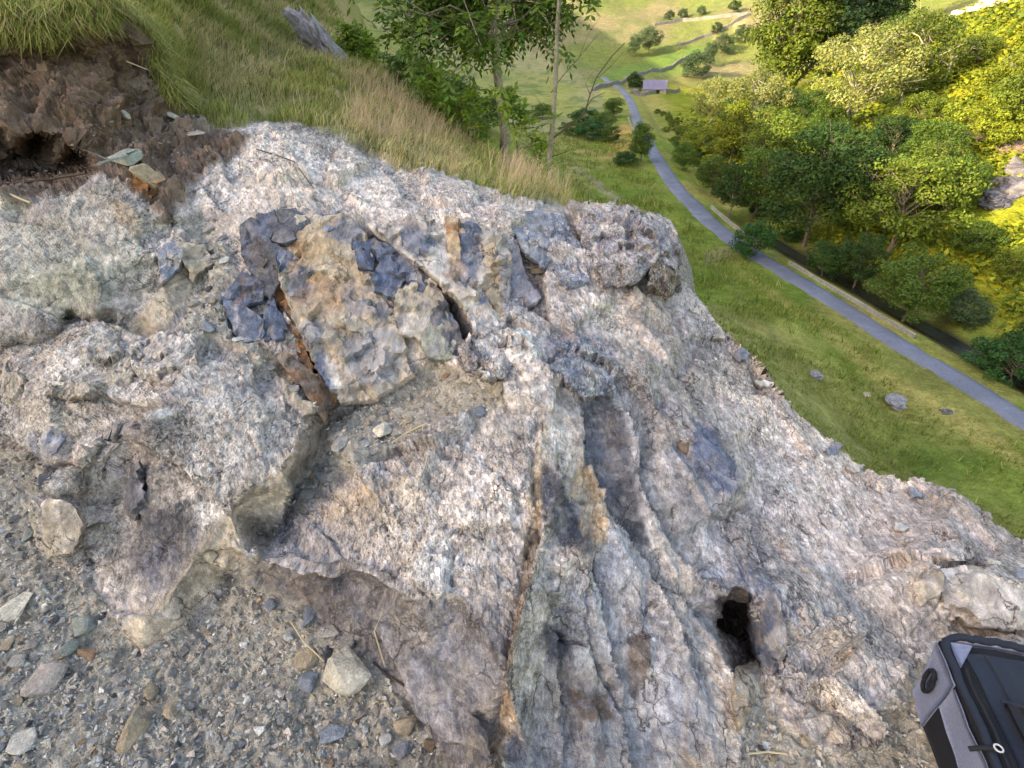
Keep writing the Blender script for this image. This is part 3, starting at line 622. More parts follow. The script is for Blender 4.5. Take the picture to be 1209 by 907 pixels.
for cx_, cy_, rx_, ry_, an, c_, s_ in [
  (80,300,110,70,0,'green',.6),(120,265,70,40,10,'pale',.5),(60,345,70,35,0,'green',.5),(150,258,22,12,50,'ochre',.7),(40,300,40,30,0,'white',.25),
  (205,345,36,24,-40,'tan',.95),(215,290,20,18,0,'tan',.5),(240,300,18,16,0,'tan',.6),
  (100,420,80,40,-20,'tan',.35),(120,480,60,30,-30,'pale',.4),(60,500,50,22,-30,'tan',.4),(55,525,24,12,30,'blu2',.6),
  (220,430,80,50,0,'pale',.4),(300,470,80,40,25,'pale',.5),(260,520,80,50,0,'white',.25),(310,420,40,12,32,'ochre',.8),(280,400,30,10,30,'rust',.3),(255,560,50,30,-30,'white',.4),
  (330,570,85,30,-52,'tan',.95),(250,670,70,22,-52,'tan',.9),(180,740,40,26,-40,'grav',.6),
  (205,640,40,55,20,'dark',.65),(190,670,26,40,20,'blue',.4),(165,560,12,45,12,'dark',.5),(120,570,40,50,30,'tan',.4),(90,620,30,30,0,'tan',.5),(75,610,16,30,10,'pale',.4),(250,610,22,18,0,'white',.7),
  (330,190,95,36,20,'pale',.75),(300,215,80,40,10,'white',.45),(250,225,50,30,-20,'pink',.5),(430,225,100,20,14,'pale',.6),(340,225,60,20,0,'ochre',.3),(480,240,70,16,8,'white',.4),(560,250,60,18,8,'pink',.5),
  (400,320,75,55,20,'ochre',.85),(375,290,40,30,0,'rust',.45),(350,330,30,40,0,'ochre',.6),(440,380,60,50,0,'tan',.7),(430,430,50,40,0,'blu2',.6),(470,400,40,30,-40,'tan',.5),(420,350,20,18,0,'purple',.6),(390,440,14,36,-20,'white',.6),(375,440,12,30,-20,'blue',.8),(440,455,40,14,-20,'pale',.5),
  (480,300,60,20,30,'brown',.4),
  (540,300,16,45,5,'rust',.7),(570,320,12,60,0,'ochre',.8),(555,300,10,40,0,'blue',.8),
  (600,300,40,40,0,'blu2',.5),(650,350,60,50,0,'blu2',.35),(625,320,16,20,0,'brown',.7),
  (740,290,66,56,10,'purple',.85),(745,300,40,30,20,'dark',.5),(700,300,40,40,0,'pale',.3),(750,285,26,20,30,'dark',.4),(676,262,14,22,20,'dbrown',.8),(785,325,16,22,0,'brown',.5),(720,255,30,12,0,'white',.5),(770,262,30,10,25,'white',.3),
  (590,410,46,30,0,'white',.5),(600,405,18,16,0,'rust',.6),(600,490,60,40,0,'white',.35),(640,520,40,60,0,'white',.35),(560,560,90,30,-6,'pale',.5),(470,590,90,26,-12,'tan',.4),(420,585,50,14,-20,'ochre',.45),
  (580,600,60,50,0,'pale',.5),(480,640,80,26,5,'pale',.5),(350,640,60,24,-10,'blu2',.4),(520,660,50,24,0,'white',.4),(470,650,50,14,20,'ochre',.2),
  (450,740,110,60,35,'dark',.3),(530,830,50,90,10,'blu2',.4),(360,690,60,22,5,'brown',.25),(520,690,18,22,0,'white',.4),(400,690,40,20,0,'brown',.3),(545,790,60,60,0,'blu2',.25),
  (627,620,9,110,8,'ochre',.8),(612,700,11,70,14,'rust',.55),(595,800,9,110,7,'brown',.6),(640,540,12,60,0,'tan',.5),
  (700,590,22,60,-10,'dark',.35),(705,600,12,50,-4,'ochre',.7),(725,530,30,90,-20,'dark',.75),(655,570,16,40,0,'dark',.6),(700,430,55,35,15,'purple',.45),(690,420,40,30,0,'blu2',.5),(770,600,60,80,-25,'blu2',.4),(850,545,28,48,-30,'blue',.55),(790,640,70,40,-30,'white',.3),(740,700,40,80,-10,'blu2',.4),(640,720,26,110,8,'pale',.4),(740,780,20,70,10,'brown',.5),(700,820,44,40,0,'dbrown',.45),(690,850,40,40,20,'dark',.45),(720,760,30,50,0,'white',.25),(800,800,40,90,-10,'blu2',.4),(655,760,22,24,0,'dark',.5),(780,870,40,50,0,'blue',.35),
  (880,690,40,16,20,'blue',.6),(905,730,22,40,-14,'blue',.75),(912,780,18,26,-10,'blu2',.7),(830,800,30,90,-15,'tan',.4),(890,820,16,30,10,'tan',.6),(840,690,22,22,0,'blue',.4),
  (900,520,70,90,-35,'pink',.6),(960,620,110,80,30,'pink',.9),(1060,620,120,60,25,'pink',.85),(1000,560,90,50,35,'pale',.4),(1000,720,80,60,30,'pale',.5),(930,760,40,60,-20,'pink',.5),(1000,830,60,40,30,'tan',.4),(975,845,40,20,35,'ochre',.3),(1150,710,70,40,20,'pale',.6),(1100,680,30,20,0,'tan',.4),(1180,730,40,20,0,'pink',.5),(830,400,40,60,-30,'purple',.4),(880,450,40,40,-35,'tan',.3)]:
    lay(blob(cx_, cy_, rx_, ry_, an) * s_, c_)
lay(m_rib * smooth(-.1, .3, fbm(Bp / .22, 3, 185)) * .4, 'blu2'); lay(np.maximum.reduce(ST[:5]) * .45, 'dark')  # bluish patches on the ribs, darker along the low side of each break
lay(rock * smooth(.72, .95, up) * .35 * smooth(-.3, .3, f3), 'pale')
DK = np.zeros(npt)
for pts, c_, s_, so, fr_ in [
  ([(692,470),(715,455),(735,480),(742,540),(755,590),(772,645),(745,630),(720,590),(700,560),(692,520)],'dark',.85,4,6),
  ([(688,540),(705,565),(716,600),(714,640),(700,640),(684,620)],'ochre',.95,3,5),([(688,560),(700,580),(706,640),(694,640)],'tan',.6,3,5),
  ([(640,535),(660,560),(682,600),(692,655),(670,645),(650,620),(638,600)],'dark',.95,3,6),
  ([(632,535),(643,545),(640,600),(630,660),(618,720),(606,800),(600,907),(582,907),(590,820),(602,740),(615,670),(626,600)],'ochre',.6,3,5),
  ([(634,560),(638,620),(624,690),(610,760),(600,830),(592,907),(584,907),(594,800),(612,700),(626,620)],'brown',.7,2,5),
  ([(814,502),(845,515),(868,556),(874,582),(845,582),(820,552)],'blue',.85,3,5),
  ([(640,405),(690,398),(725,430),(720,465),(690,470),(660,446)],'purple',.55,5,6),
  ([(292,656),(345,666),(400,674),(440,692),(490,712),(545,722),(600,702),(590,800),(575,907),(528,905),(490,845),(450,795),(362,724),(286,694)],'dark',.42,8,10),  # grey front face, darkened further to do the work of weak shading
  ([(300,664),(350,668),(400,680),(410,700),(370,714),(320,702)],'brown',.2,6,8),
  ([(160,600),(220,605),(235,640),(205,690),(175,705),(150,660)],'dark',.55,6,8),
  ([(376,478),(388,502),(376,545),(345,590),(300,640),(262,690),(215,740),(165,770),(150,748),(205,692),(250,624),(275,594),(335,558),(366,520)],'tan',.75,4,5),
  ([(190,340),(212,308),(242,324),(228,350),(195,385),(158,400),(150,386)],'tan',.95,3,4),
  ([(300,402),(318,412),(345,438),(350,452),(325,440),(295,418)],'ochre',.75,3,4),
  ([(845,705),(880,692),(895,730),(900,790),(872,800),(850,750)],'dbrown',.9,4,5),  # inside of the hole painted dark brown
  ([(640,735),(668,742),(678,772),(650,782)],'dark',.8,3,5),([(742,752),(762,745),(768,790),(752,830),(744,800)],'brown',.7,3,5),([(668,815),(712,822),(728,850),(690,852)],'brown',.75,4,6),
  ([(330,262),(420,262),(440,290),(436,340),(400,372),(356,374),(340,330)],'ochre',.6,6,8),([(362,376),(440,346),(470,372),(480,430),(440,464),(400,468)],'tan',.55,6,8),
  ([(380,420),(392,425),(402,468),(390,468),(378,440)],'white',.7,2,4),([(366,410),(380,420),(388,460),(374,440)],'blue',.8,2,4),([(445,270),(500,300),(530,345),(552,395),(536,410),(520,360),(480,330),(450,290)],'dbrown',.5,4,5)]:
    pm_ = poly_mask(pts, so, fr_) * s_; lay(pm_, c_)
    if c_ in ('dark', 'blue', 'dbrown', 'brown'): DK = np.maximum(DK, pm_)
lay(g_rust * 0.9, 'rust'); lay(g_dark * 0.7, 'dbrown')  # rust in one crack, dark brown along the other
# joint-block tone, speckle, crust
C *= (0.80 + 0.40 * ra)[:, None] * (0.82 + 0.36 * rb)[:, None] * (0.76 + 0.48 * rc)[:, None]
lay(rock * smooth(0.15, 0.55, f2 + 0.35 * f1) * 0.3 * roughm, 'white')
lay(rock * smooth(-0.15, -0.5, f2 + 0.25 * f1) * 0.4 * roughm, 'dark')
lay(rock * smooth(0.25, 0.5, fbm(Bp / 0.07, 4, 120)) * 0.4 * roughm, 'tan'); lay(rock * smooth(0.35, 0.55, fbm(Bp / 0.09, 4, 121)) * 0.3, 'blue')
lay(m_grav, 'grav'); C[:] = C * np.where(m_grav > .5, (0.7 + 0.6 * rc), 1)[:, None]
lay(m_soil, 'earth'); lay(m_soil * smooth(0, .5, f1) * .6, 'dbrown'); lay(m_soil * smooth(.1, .5, f3) * .5, 'tan'); lay(m_soil * blob(90, 110, 110, 90) * .3, 'brown'); lay(blob(172, 226, 22, 14) * m_soil, 'rust')
lay(m_grass, 'turf'); lay(m_grass * smooth(-.1, .4, f3) * .7, 'ochre'); lay(m_grass * smooth(.0, .4, f1) * .4, 'earth')
kk = rock[:, None]; C = C * (1 - kk) + kk * .36 * (np.maximum(C, 1e-4) / .36) ** 1.18
C = np.c_[C, np.clip(roughm * (.5 + .5 * smooth(-.3, .25, fbm(Bp / .35, 3, 171))) * (1 - .65 * DK), .12, 1)]
# ---- split into the pieces of the setting
nr, nc = sh; vid = np.arange(npt).reshape(sh)
quads = np.stack([vid[:-1, :-1], vid[1:, :-1], vid[1:, 1:], vid[:-1, 1:]], -1).reshape(-1, 4)
reg = np.argmax(np.stack([np.full(npt, .5), m_soil, m_grav, m_grass], -1), 1)
fr = np.where(dead.ravel()[quads].sum(1) >= 3, -1, reg[quads[:, 0]])
near = {}
for k, (nm, mt) in enumerate((('rock_outcrop', 'rock'), ('soil_bank', 'soil'), ('gravel_ground', 'gravel'), ('grass_slope', 'turf'))):
    qs = quads[fr == k]; u, ivx = np.unique(qs, return_inverse=True)
    near[nm] = mesh_np(nm, S[u], ivx.reshape(-1, 4), M[mt], cols=C[u], smoothf=(k >= 2), kind='structure')
# back of the crag: falls away behind the skyline into the hillside
ci = np.nonzero((gx >= 376))[0][::2]; frow = np.argmax(~dead, axis=0)[ci]; top = S.reshape(sh + (3,))[frow, ci]; tc = C[:, :3].reshape(sh + (3,))[frow, ci]
out = top - EYE; out[:, 2] = 0; out /= np.linalg.norm(out, axis=1)[:, None]; out = out * 0.6 + np.array([0.6, 0.1, 0]); 
rings = [top]
for k, (o_, z_) in enumerate(((0.05, -0.06), (0.2, -0.3), (0.5, -0.8), (1.0, -1.8), (1.8, -3.4), (3.2, -6.0))):
    rp = top + out * o_ + [0, 0, z_]; rp = rp + fbm(rp / 0.35, 3, 130)[:, None] * out * (0.05 + 0.1 * o_); rings.append(rp)
SK = np.stack(rings, 0); n1_, n2_ = SK.shape[:2]; vi = np.arange(n1_ * n2_).reshape(n1_, n2_)
qk = np.stack([vi[:-1, :-1], vi[:-1, 1:], vi[1:, 1:], vi[1:, :-1]], -1).reshape(-1, 4)
isg = np.tile((gx[ci] < 668)[None, :-1], (n1_ - 1, 1)).ravel()
skc = np.tile(tc[None], (n1_, 1, 1)).reshape(-1, 3) * 0.9
mesh_np('rock_outcrop_back', SK.reshape(-1, 3), qk[~isg], M['rock'], near['rock_outcrop'], cols=skc, smoothf=True)
mesh_np('grass_slope_back', SK.reshape(-1, 3), qk[isg], M['turf'], near['grass_slope'], cols=skc, smoothf=True)
S3 = S.reshape(sh + (3,)); N3 = Nn.reshape(sh + (3,))
def spot(px, py):
    """surface point and normal of the near ground seen at an image position"""
    j = int(np.clip(np.searchsorted(gx, px), 0, nc - 1)); i = int(np.argmin(np.abs(BY[:, j] - py))); return S3[i, j].copy(), N3[i, j].copy()
# ------------------------------------------------------------------ loose and jointed blocks of the crag
def tsurf(px, py):
    j = int(np.clip(np.searchsorted(gx, px), 0, nc - 1)); i = int(np.argmin(np.abs(BY[:, j] - py)))
    return 1 / IB[i, j]
def block(name, pts, thick=0.10, c1='blue', c2='dark', rough=1.0, bulge=0.01, seed=0, spacing=4.0, label=None, parent='rock_outcrop', extra=(), paint=()):
    """angular block: measured outline with its own depth, facetted front, sides running back into the crag"""
    r = np.random.default_rng(seed + 100); pts = np.array(pts, float); n = len(pts)
    bd = []
    for i in range(n):
        a, b = pts[i], pts[(i + 1) % n]; k = max(2, int(np.hypot(*(b - a)[:2]) / spacing))
        for s in np.arange(k) / k: bd.append(np.r_[a + (b - a) * s])
    bd = np.array(bd); nb = len(bd); 
    cen_ = bd[:, :2].mean(0); bd[:, :2] = cen_ + (bd[:, :2] - cen_) * 1.05 + r.normal(0, 0.9, (nb, 2))
    lo, hi = bd[:, :2].min(0), bd[:, :2].max(0)
    gxx, gyy = np.meshgrid(np.arange(lo[0], hi[0], spacing), np.arange(lo[1], hi[1], spacing)); ip = np.stack([gxx.ravel(), gyy.ravel()], -1) + r.normal(0, spacing * .22, (gxx.size, 2))
    ins = np.zeros(len(ip), bool); dm = np.full(len(ip), 1e9)
    for i in range(nb):
        a, b = bd[i - 1, :2], bd[i, :2]
        ins ^= ((a[1] > ip[:, 1]) != (b[1] > ip[:, 1])) & (ip[:, 0] < (b[0] - a[0]) * (ip[:, 1] - a[1]) / (b[1] - a[1] + 1e-9) + a[0]); dm = np.minimum(dm, np.hypot(*(ip - b).T))
    ip = ip[ins & (dm > spacing * .6)]
    lift = np.empty(len(ip))
    if len(ip):
        dd = ((ip[:, None] - bd[None, :, :2]) ** 2).sum(-1); w = 1 / (dd ** 1.1 + 1); lift = (w * bd[None, :, 2]).sum(1) / w.sum(1)
        edge_d = np.sqrt(dd.min(1)); lift = lift + bulge * smooth(0, 14, edge_d)
    al = np.concatenate([bd[:, :2], ip]); lf = np.concatenate([bd[:, 2], lift])
    t = np.array([tsurf(*p) for p in al])
    # a plane-ish front: fit the depths so that the block is not a copy of the relief below
    A_ = np.c_[al, np.ones(len(al))]; cf, *_ = np.linalg.lstsq(A_, 1 / t, rcond=None); t = 1 / (0.3 / t + 0.7 * (A_ @ cf)) - lf
    res = delaunay_2d_cdt([Vector(p) for p in al], [(i, (i + 1) % nb) for i in range(nb)], [], 1, 1e-4)
    vv = np.array([tuple(p) for p in res[0]]); src = np.array([o[0] if len(o) else 0 for o in res[3]]); tt = t[src]
    front = at_t(vv[:, 0], vv[:, 1], tt); ct = front.mean(0)
    q = front @ bed.T
    fd = facet(q / 0.10 + seed, seed + 3, 1.0)[0] * 0.026 * rough + facet(q / 0.036 + seed, seed + 5)[0] * 0.005 * rough + fbm(front / 0.03, 3, seed) * 0.0025 * rough
    vdir = EYE - ct; vdir /= np.linalg.norm(vdir); nrm = vdir * 0.75 + np.array([0, -0.1, 0.35]); nrm /= np.linalg.norm(nrm)
    front = front + nrm * fd[:, None]
    tri = [list(f) for f in res[2]]
    idm = {int(s): i for i, s in reversed(list(enumerate(src)))}
    loop = [idm[i] for i in range(nb) if i in idm]
    back = []; faces = tri[:]; V = [front]; prev = loop; base = len(front)
    for sc_, k in ((1.03, 0.12), (1.02, 0.5), (0.9, 1.0)):
        rp = front[loop]; rp = ct + (rp - ct) * sc_ - nrm * thick * k + r.normal(0, 0.0025, (len(loop), 3)); V.append(rp)
        cur = list(range(base, base + len(loop))); base += len(loop)
        for i in range(len(loop)):
            j = (i + 1) % len(loop); faces.append([prev[i], prev[j], cur[j]]); faces.append([prev[i], cur[j], cur[i]])
        prev = cur
    V = np.concatenate(V); q = V @ bed.T
    a = smooth(-.35, .35, fbm(V / 0.06, 4, seed + 9) + 0.25)[:, None]
    cc = K[c1] * a + K[c2] * (1 - a)
    _, _, rr = facet(q / 0.03, seed + 15); cc = cc * (0.72 + 0.56 * rr)[:, None]; _, _, r2 = facet(q / 0.07 + 3, seed + 17); cc = cc * (0.8 + 0.4 * r2)[:, None]; md = smooth(.15, .45, fbm(V / 0.045, 4, seed + 33))[:, None] * .5; cc = cc * (1 - md) + K['mid'] * md
    for c3, s3 in extra:
        m3 = smooth(.12, .4, fbm(V / 0.05, 4, seed + 21 + len(c3)))[:, None] * s3; cc = cc * (1 - m3) + K[c3] * m3
    v_ = V - EYE; dep_ = v_[:, 1] * cs - v_[:, 2] * sn; qx = CX + F * v_[:, 0] / dep_ + fbm(V / .05, 3, seed + 41) * 9; qy = CY + F * (-v_[:, 2] * cs - v_[:, 1] * sn) / dep_ + fbm(V / .05, 3, seed + 42) * 9
    for ux, uy, ua, ub, un, uc, us in paint:
        c_, s_ = math.cos(R(un)), math.sin(R(un)); e_ = np.hypot(((qx - ux) * c_ + (qy - uy) * s_) / ua, (-(qx - ux) * s_ + (qy - uy) * c_) / ub); pm = (smooth(1.2, .8, e_) * us)[:, None]; cc = cc * (1 - pm) + K[uc] * (.75 + .5 * rr)[:, None] * pm
    o = mesh_np(name, V, np.array(faces), M['rock'], near[parent], cols=np.c_[cc, np.full(len(cc), .22 if rough < 2 else .85)])
    if label: o['label'] = label
    return o
BL = [  # outline (x, y, lift), thickness, colours
 ([(284,268,.03),(300,258,.05),(322,290,.06),(330,330,.05),(318,352,.05),(300,330,.05),(286,300,.03)], .14, 'dark', 'blue', (('brown', .5),)),
 ([(440,282,.06),(472,296,.07),(500,318,.07),(520,345,.06),(508,352,.05),(474,330,.06),(446,306,.06)], .12, 'blue', 'dark', (('tan', .4),)),
 ([(504,350,.05),(524,350,.06),(540,386,.05),(548,410,.03),(530,424,.04),(512,392,.05)], .12, 'dark', 'blue', (('tan', .5),)),
 ([(302,253,.05),(324,248,.06),(328,263,.07),(318,286,.06),(303,280,.05)], .14, 'dark', 'blue', ()),
 ([(328,248,.06),(349,248,.06),(366,263,.06),(362,280,.07),(333,286,.08),(321,283,.07),(327,263,.07)], .14, 'dark', 'blue', ()),
 ([(290,275,.03),(306,283,.05),(319,299,.05),(311,316,.04),(291,293,.02)], .12, 'dark', 'brown', ()),
 ([(321,289,.05),(349,303,.05),(356,319,.05),(343,339,.04),(334,329,.04)], .10, 'blue', 'dark', (('tan', .4),)),
 ([(366,255,.04),(399,251,.04),(409,256,.04),(391,273,.05),(367,273,.05)], .10, 'blu2', 'blue', ()),
 ([(263,351,.05),(285,319,.07),(311,336,.07),(308,352,.09),(290,359,.09)], .16, 'blue', 'dark', (('rust', .35),)),
 ([(263,353,.05),(290,361,.08),(311,379,.08),(309,399,.03),(283,402,.02),(270,372,.03)], .16, 'blue', 'blu2', (('white', .5),)),
 ([(311,379,.07),(319,349,.06),(339,385,.05),(333,400,.03),(313,400,.03)], .12, 'blue', 'dark', ()),
 ([(318,303,.025),(326,304,.03),(340,352,.03),(368,432,.03),(359,434,.02),(324,346,.02)], .08, 'rust', 'brown', (('dbrown', .5),)),
 ([(326,422,.03),(339,418,.05),(386,452,.05),(399,465,.03),(382,495,.03),(362,465,.03)], .10, 'brown', 'rust', (('tan', .5),)),
 ([(440,329,.07),(452,298,.07),(475,306,.07),(477,329,.07),(465,352,.06),(445,342,.06)], .12, 'blue', 'blu2', ()),
 ([(417,286,.05),(442,280,.05),(447,296,.05),(438,319,.05),(424,316,.05)], .10, 'blue', 'dark', ()),
 ([(468,352,.06),(480,332,.06),(512,330,.06),(525,362,.06),(498,399,.07),(472,392,.07),(465,369,.06)], .12, 'tan', 'pale', (('blue', .4),)),
 ([(498,399,.06),(525,362,.05),(538,405,.04),(531,425,.04),(505,422,.06)], .12, 'green', 'mid', (('blue', .4),)),
 ([(478,306,.05),(500,318,.05),(516,331,.05),(480,331,.06)], .1, 'blu2', 'pink', ()),
 ([(521,330,.10),(544,336,.11),(571,346,.10),(589,382,.08),(574,396,.10),(562,388,.11),(551,359,.12),(525,342,.12)], .16, 'pale', 'blu2', (('dark', .3),)),
 ([(543,265,.06),(566,268,.06),(571,286,.07),(566,329,.09),(544,319,.09)], .14, 'blue', 'blu2', ()),
 ([(526,256,.06),(541,260,.06),(543,306,.09),(528,298,.08)], .12, 'ochre', 'rust', (('pale', .5),)),
 ([(571,280,.05),(584,283,.05),(595,369,.07),(584,376,.08),(569,336,.08)], .12, 'ochre', 'tan', (('brown', .5),)),
 ([(472,270,.06),(508,263,.06),(516,313,.09),(478,299,.08)], .14, 'blue', 'mid', (('white', .4),)),
 ([(508,262,.05),(526,258,.05),(528,300,.08),(518,312,.08)], .12, 'mid', 'dark', (('white', .5),)),
 ([(436,266,.05),(470,266,.05),(476,294,.07),(448,280,.06)], .10, 'pale', 'mid', (('dark', .4),)),
 ([(587,440,.03),(621,436,.03),(625,452,.03),(597,456,.03)], .10, 'blue', 'dark', ()),
 ([(600,256,.06),(640,248,.05),(662,270,.06),(666,300,.06),(640,312,.07),(616,290,.07)], .16, 'blu2', 'mid', (('white', .4), ('dark', .4))),
 ([(594,290,.03),(612,292,.04),(622,330,.04),(640,352,.03),(604,372,.04),(598,340,.04)], .12, 'purple', 'blue', (('white', .4),)),
 ([(33,518,.03),(62,502,.03),(76,520,.02),(58,538,.03),(40,532,.03)], .10, 'blu2', 'pale', ()),
 ([(868,792,.02),(894,780,.02),(897,810,.03),(886,835,.03),(872,862,.03),(867,830,.03)], .10, 'tan', 'ochre', (('dark', .4),)),
 ([(886,703,.05),(914,698,.04),(928,740,.03),(926,790,.03),(906,796,.05),(894,772,.07),(889,735,.07)], .16, 'blue', 'dark', (('white', .5),)),
 ([(1080,682,.03),(1100,672,.02),(1112,680,.03),(1110,700,.04),(1090,712,.04),(1080,700,.03)], .10, 'tan', 'pink', ()),
 ([(1108,675,.03),(1150,668,.02),(1212,698,.03),(1230,745,.04),(1150,737,.05),(1118,716,.05)], .14, 'pale', 'pink', (('blue', .3), ('ochre', .3))),
 ([(188,300,.03),(204,285,.03),(218,296,.04),(210,316,.05),(190,332,.03)], .10, 'blu2', 'pale', (('dark', .4),)),
 ([(206,286,.03),(240,290,.03),(252,308,.03),(228,330,.05),(214,304,.05)], .10, 'tan', 'ochre', (('dark', .3),)),
 ([(48,600,.02),(58,590,.03),(84,596,.03),(96,620,.04),(86,652,.04),(58,656,.03),(45,632,.02)], .10, 'tan', 'pale', (('dark', .3),)),
 ([(155,552,.02),(166,545,.02),(170,590,.03),(158,612,.03),(146,600,.02)], .06, 'dark', 'purple', ()),
]
block('rock_slab', [(338,262,.03),(372,258,.03),(414,262,.03),(432,284,.03),(440,318,.03),(442,345,.03),(466,372,.03),(474,400,.04),(482,438,.06),(442,464,.08),(400,469,.09),(374,428,.10),(350,378,.10),(332,322,.08)], .24, 'tan', 'ochre', 1.6, .01, 611, 4.0,
      extra=(('pale', .3),), paint=((372,285,34,20,-10,'ochre',.7),(350,300,14,30,0,'rust',.4),(400,330,36,30,0,'ochre',.45),(410,275,20,14,0,'blue',.8),(356,335,16,22,0,'blue',.7),(450,350,20,26,0,'blue',.6),(420,352,18,20,0,'purple',.7),(380,350,28,22,0,'rust',.35),(366,395,14,20,0,'blu2',.6),(440,420,34,34,20,'blu2',.6),(384,442,9,30,-18,'blue',.9),(396,446,8,28,-14,'white',.7),(460,425,22,24,0,'pale',.4),(420,300,16,16,0,'tan',.7)))
block('rock_slab', [(446,268,.05),(484,262,.05),(520,258,.05),(562,262,.05),(592,270,.04),(600,300,.05),(597,372,.06),(588,386,.07),(572,398,.10),(560,389,.13),(548,357,.15),(526,338,.15),(500,314,.14),(470,292,.11)], .28, 'mid', 'pale', 1.6, .01, 617, 4.0,
      extra=(('white', .5), ('dark', .3)), paint=((490,284,18,18,0,'blue',.8),(534,284,9,30,4,'ochre',.85),(536,318,14,14,0,'rust',.5),(556,298,12,34,2,'blue',.85),(581,325,8,52,-4,'ochre',.85),(555,364,26,20,40,'pale',.8),(600,340,10,30,0,'purple',.6),(520,300,12,24,0,'white',.5)))
for i, (pts, th, a, b, ex) in enumerate(BL): block('rock_block', pts, th, a, b, seed=i * 7 + 3, extra=ex)
for k, (ex_, ey_, w_) in enumerate([(826,366,14),(850,394,12),(876,418,13),(902,448,15),(932,488,17),(984,530,17),(1008,552,13),(1040,572,18),(1082,582,14),(1122,588,17),(1160,612,16),(1190,636,14)]):
    an_ = np.sort(rng.uniform(0, 2 * math.pi, 7)); block('edge_chip', [(ex_ + w_ * .75 * math.cos(t_), ey_ + w_ * .5 * math.sin(t_), .015) for t_ in an_], .10, ('pale', 'pink', 'blu2')[k % 3], 'mid', 1.3, .015, 500 + k * 7, 3.0, extra=(('dark', .4),))
for k, (pts, a, b, ex) in enumerate([([(684,264,.03),(700,247,.03),(740,243,.03),(768,262,.04),(776,300,.06),(752,330,.07),(715,332,.07),(694,302,.06)], 'purple', 'mid', (('dark', .7), ('white', .5))),
        ([(746,252,.02),(790,267,.02),(802,290,.03),(798,318,.05),(776,304,.05),(764,274,.04)], 'purple', 'dark', (('white', .6),)), ([(770,306,.03),(798,316,.04),(805,340,.03),(786,346,.04),(766,336,.05)], 'brown', 'dark', (('pale', .5),)),
        ([(640,252,.03),(664,256,.03),(686,290,.04),(694,330,.05),(668,338,.05),(650,310,.05)], 'blu2', 'mid', (('dark', .5), ('white', .5))),
        ([(62,432,.03),(100,406,.04),(142,402,.04),(166,420,.05),(150,450,.06),(100,470,.06),(66,466,.04)], 'tan', 'mid', (('pale', .6), ('dark', .4))), ([(150,402,.03),(188,394,.03),(226,404,.04),(232,432,.05),(200,452,.06),(162,440,.05)], 'pale', 'mid', (('dark', .5), ('tan', .5))),
        ([(0,420,.03),(40,408,.03),(58,436,.04),(40,474,.05),(0,484,.04)], 'tan', 'mid', (('pale', .5), ('dark', .4))), ([(668,400,.02),(706,398,.03),(728,430,.04),(722,462,.05),(690,466,.06),(652,440,.05)], 'blu2', 'mid', (('white', .5), ('dark', .5)))]):
    block('rock_lump', pts, .16, a, b, 2.0, 0.03, 400 + k * 7, 3.5, extra=ex)
# the rounded, knobbly boulder in the middle
for k, (pts, a, b, ex) in enumerate([([(544,412,.04),(556,396,.06),(580,392,.07),(602,398,.08),(604,425,.09),(596,446,.07),(575,447,.07),(552,436,.05)], 'mid', 'white', (('blue', .6), ('dark', .5))),
        ([(582,392,.05),(606,388,.06),(632,394,.05),(640,415,.05),(630,434,.06),(600,438,.07),(596,410,.07)], 'white', 'tan', (('rust', .8), ('dark', .5)))]):
    block('rock_knob', pts, .14, a, b, 2.2, 0.05, 300 + k * 7, 3.0, extra=ex)

# ------------------------------------------------------------------ loose stones
def stone_mesh(seed, flat=0.7, bev=0.10, n=13):
    r = random.Random(seed); bm = bmesh.new()
    for _ in range(n):
        v = Vector((r.gauss(0, 1), r.gauss(0, 1), r.gauss(0, 1))).normalized() * r.uniform(.8, 1.08); bm.verts.new((v.x, v.y * r.uniform(.75, 1), v.z * flat))
    h = bmesh.ops.convex_hull(bm, input=bm.verts[:]); 
    junk = [g for g in h['geom_interior'] if isinstance(g, bmesh.types.BMVert)]
    bmesh.ops.delete(bm, geom=junk, context='VERTS')
    bmesh.ops.dissolve_limit(bm, angle_limit=R(16), verts=bm.verts[:], edges=bm.edges[:])
    if bev: bmesh.ops.bevel(bm, geom=bm.edges[:], offset=bev, segments=1, affect='EDGES', profile=.6)
    bmesh.ops.triangulate(bm, faces=bm.faces[:])
    me = bpy.data.meshes.new('stone'); bm.to_mesh(me); bm.free(); me.materials.append(M['stoneobj']); return me
STONES = [stone_mesh(s, f) for s, f in ((1, .55), (2, .7), (3, .45), (4, .8), (5, .6), (6, .5), (7, .75), (8, .4), (9, .65), (10, .55))]
SMALL = [stone_mesh(s + 30, f, 0.0, 11) for s, f in ((1, .6), (2, .75), (3, .5), (4, .8), (5, .65), (6, .55))]
SC = dict(grey=(150,146,142), pale=(176,171,164), cream=(206,196,178), tan=(168,152,130), blue=(132,138,148), green=(146,150,142), white=(204,201,196), rust=(164,134,106), dark=(86,88,94), pink=(172,160,152), brown=(128,112,96))
CW = dict(grey='grey', pale='pale grey', cream='cream', tan='tan', blue='bluish grey', green='greenish grey', white='whitish', rust='rust-orange', dark='dark slate', pink='pinkish', brown='brown')
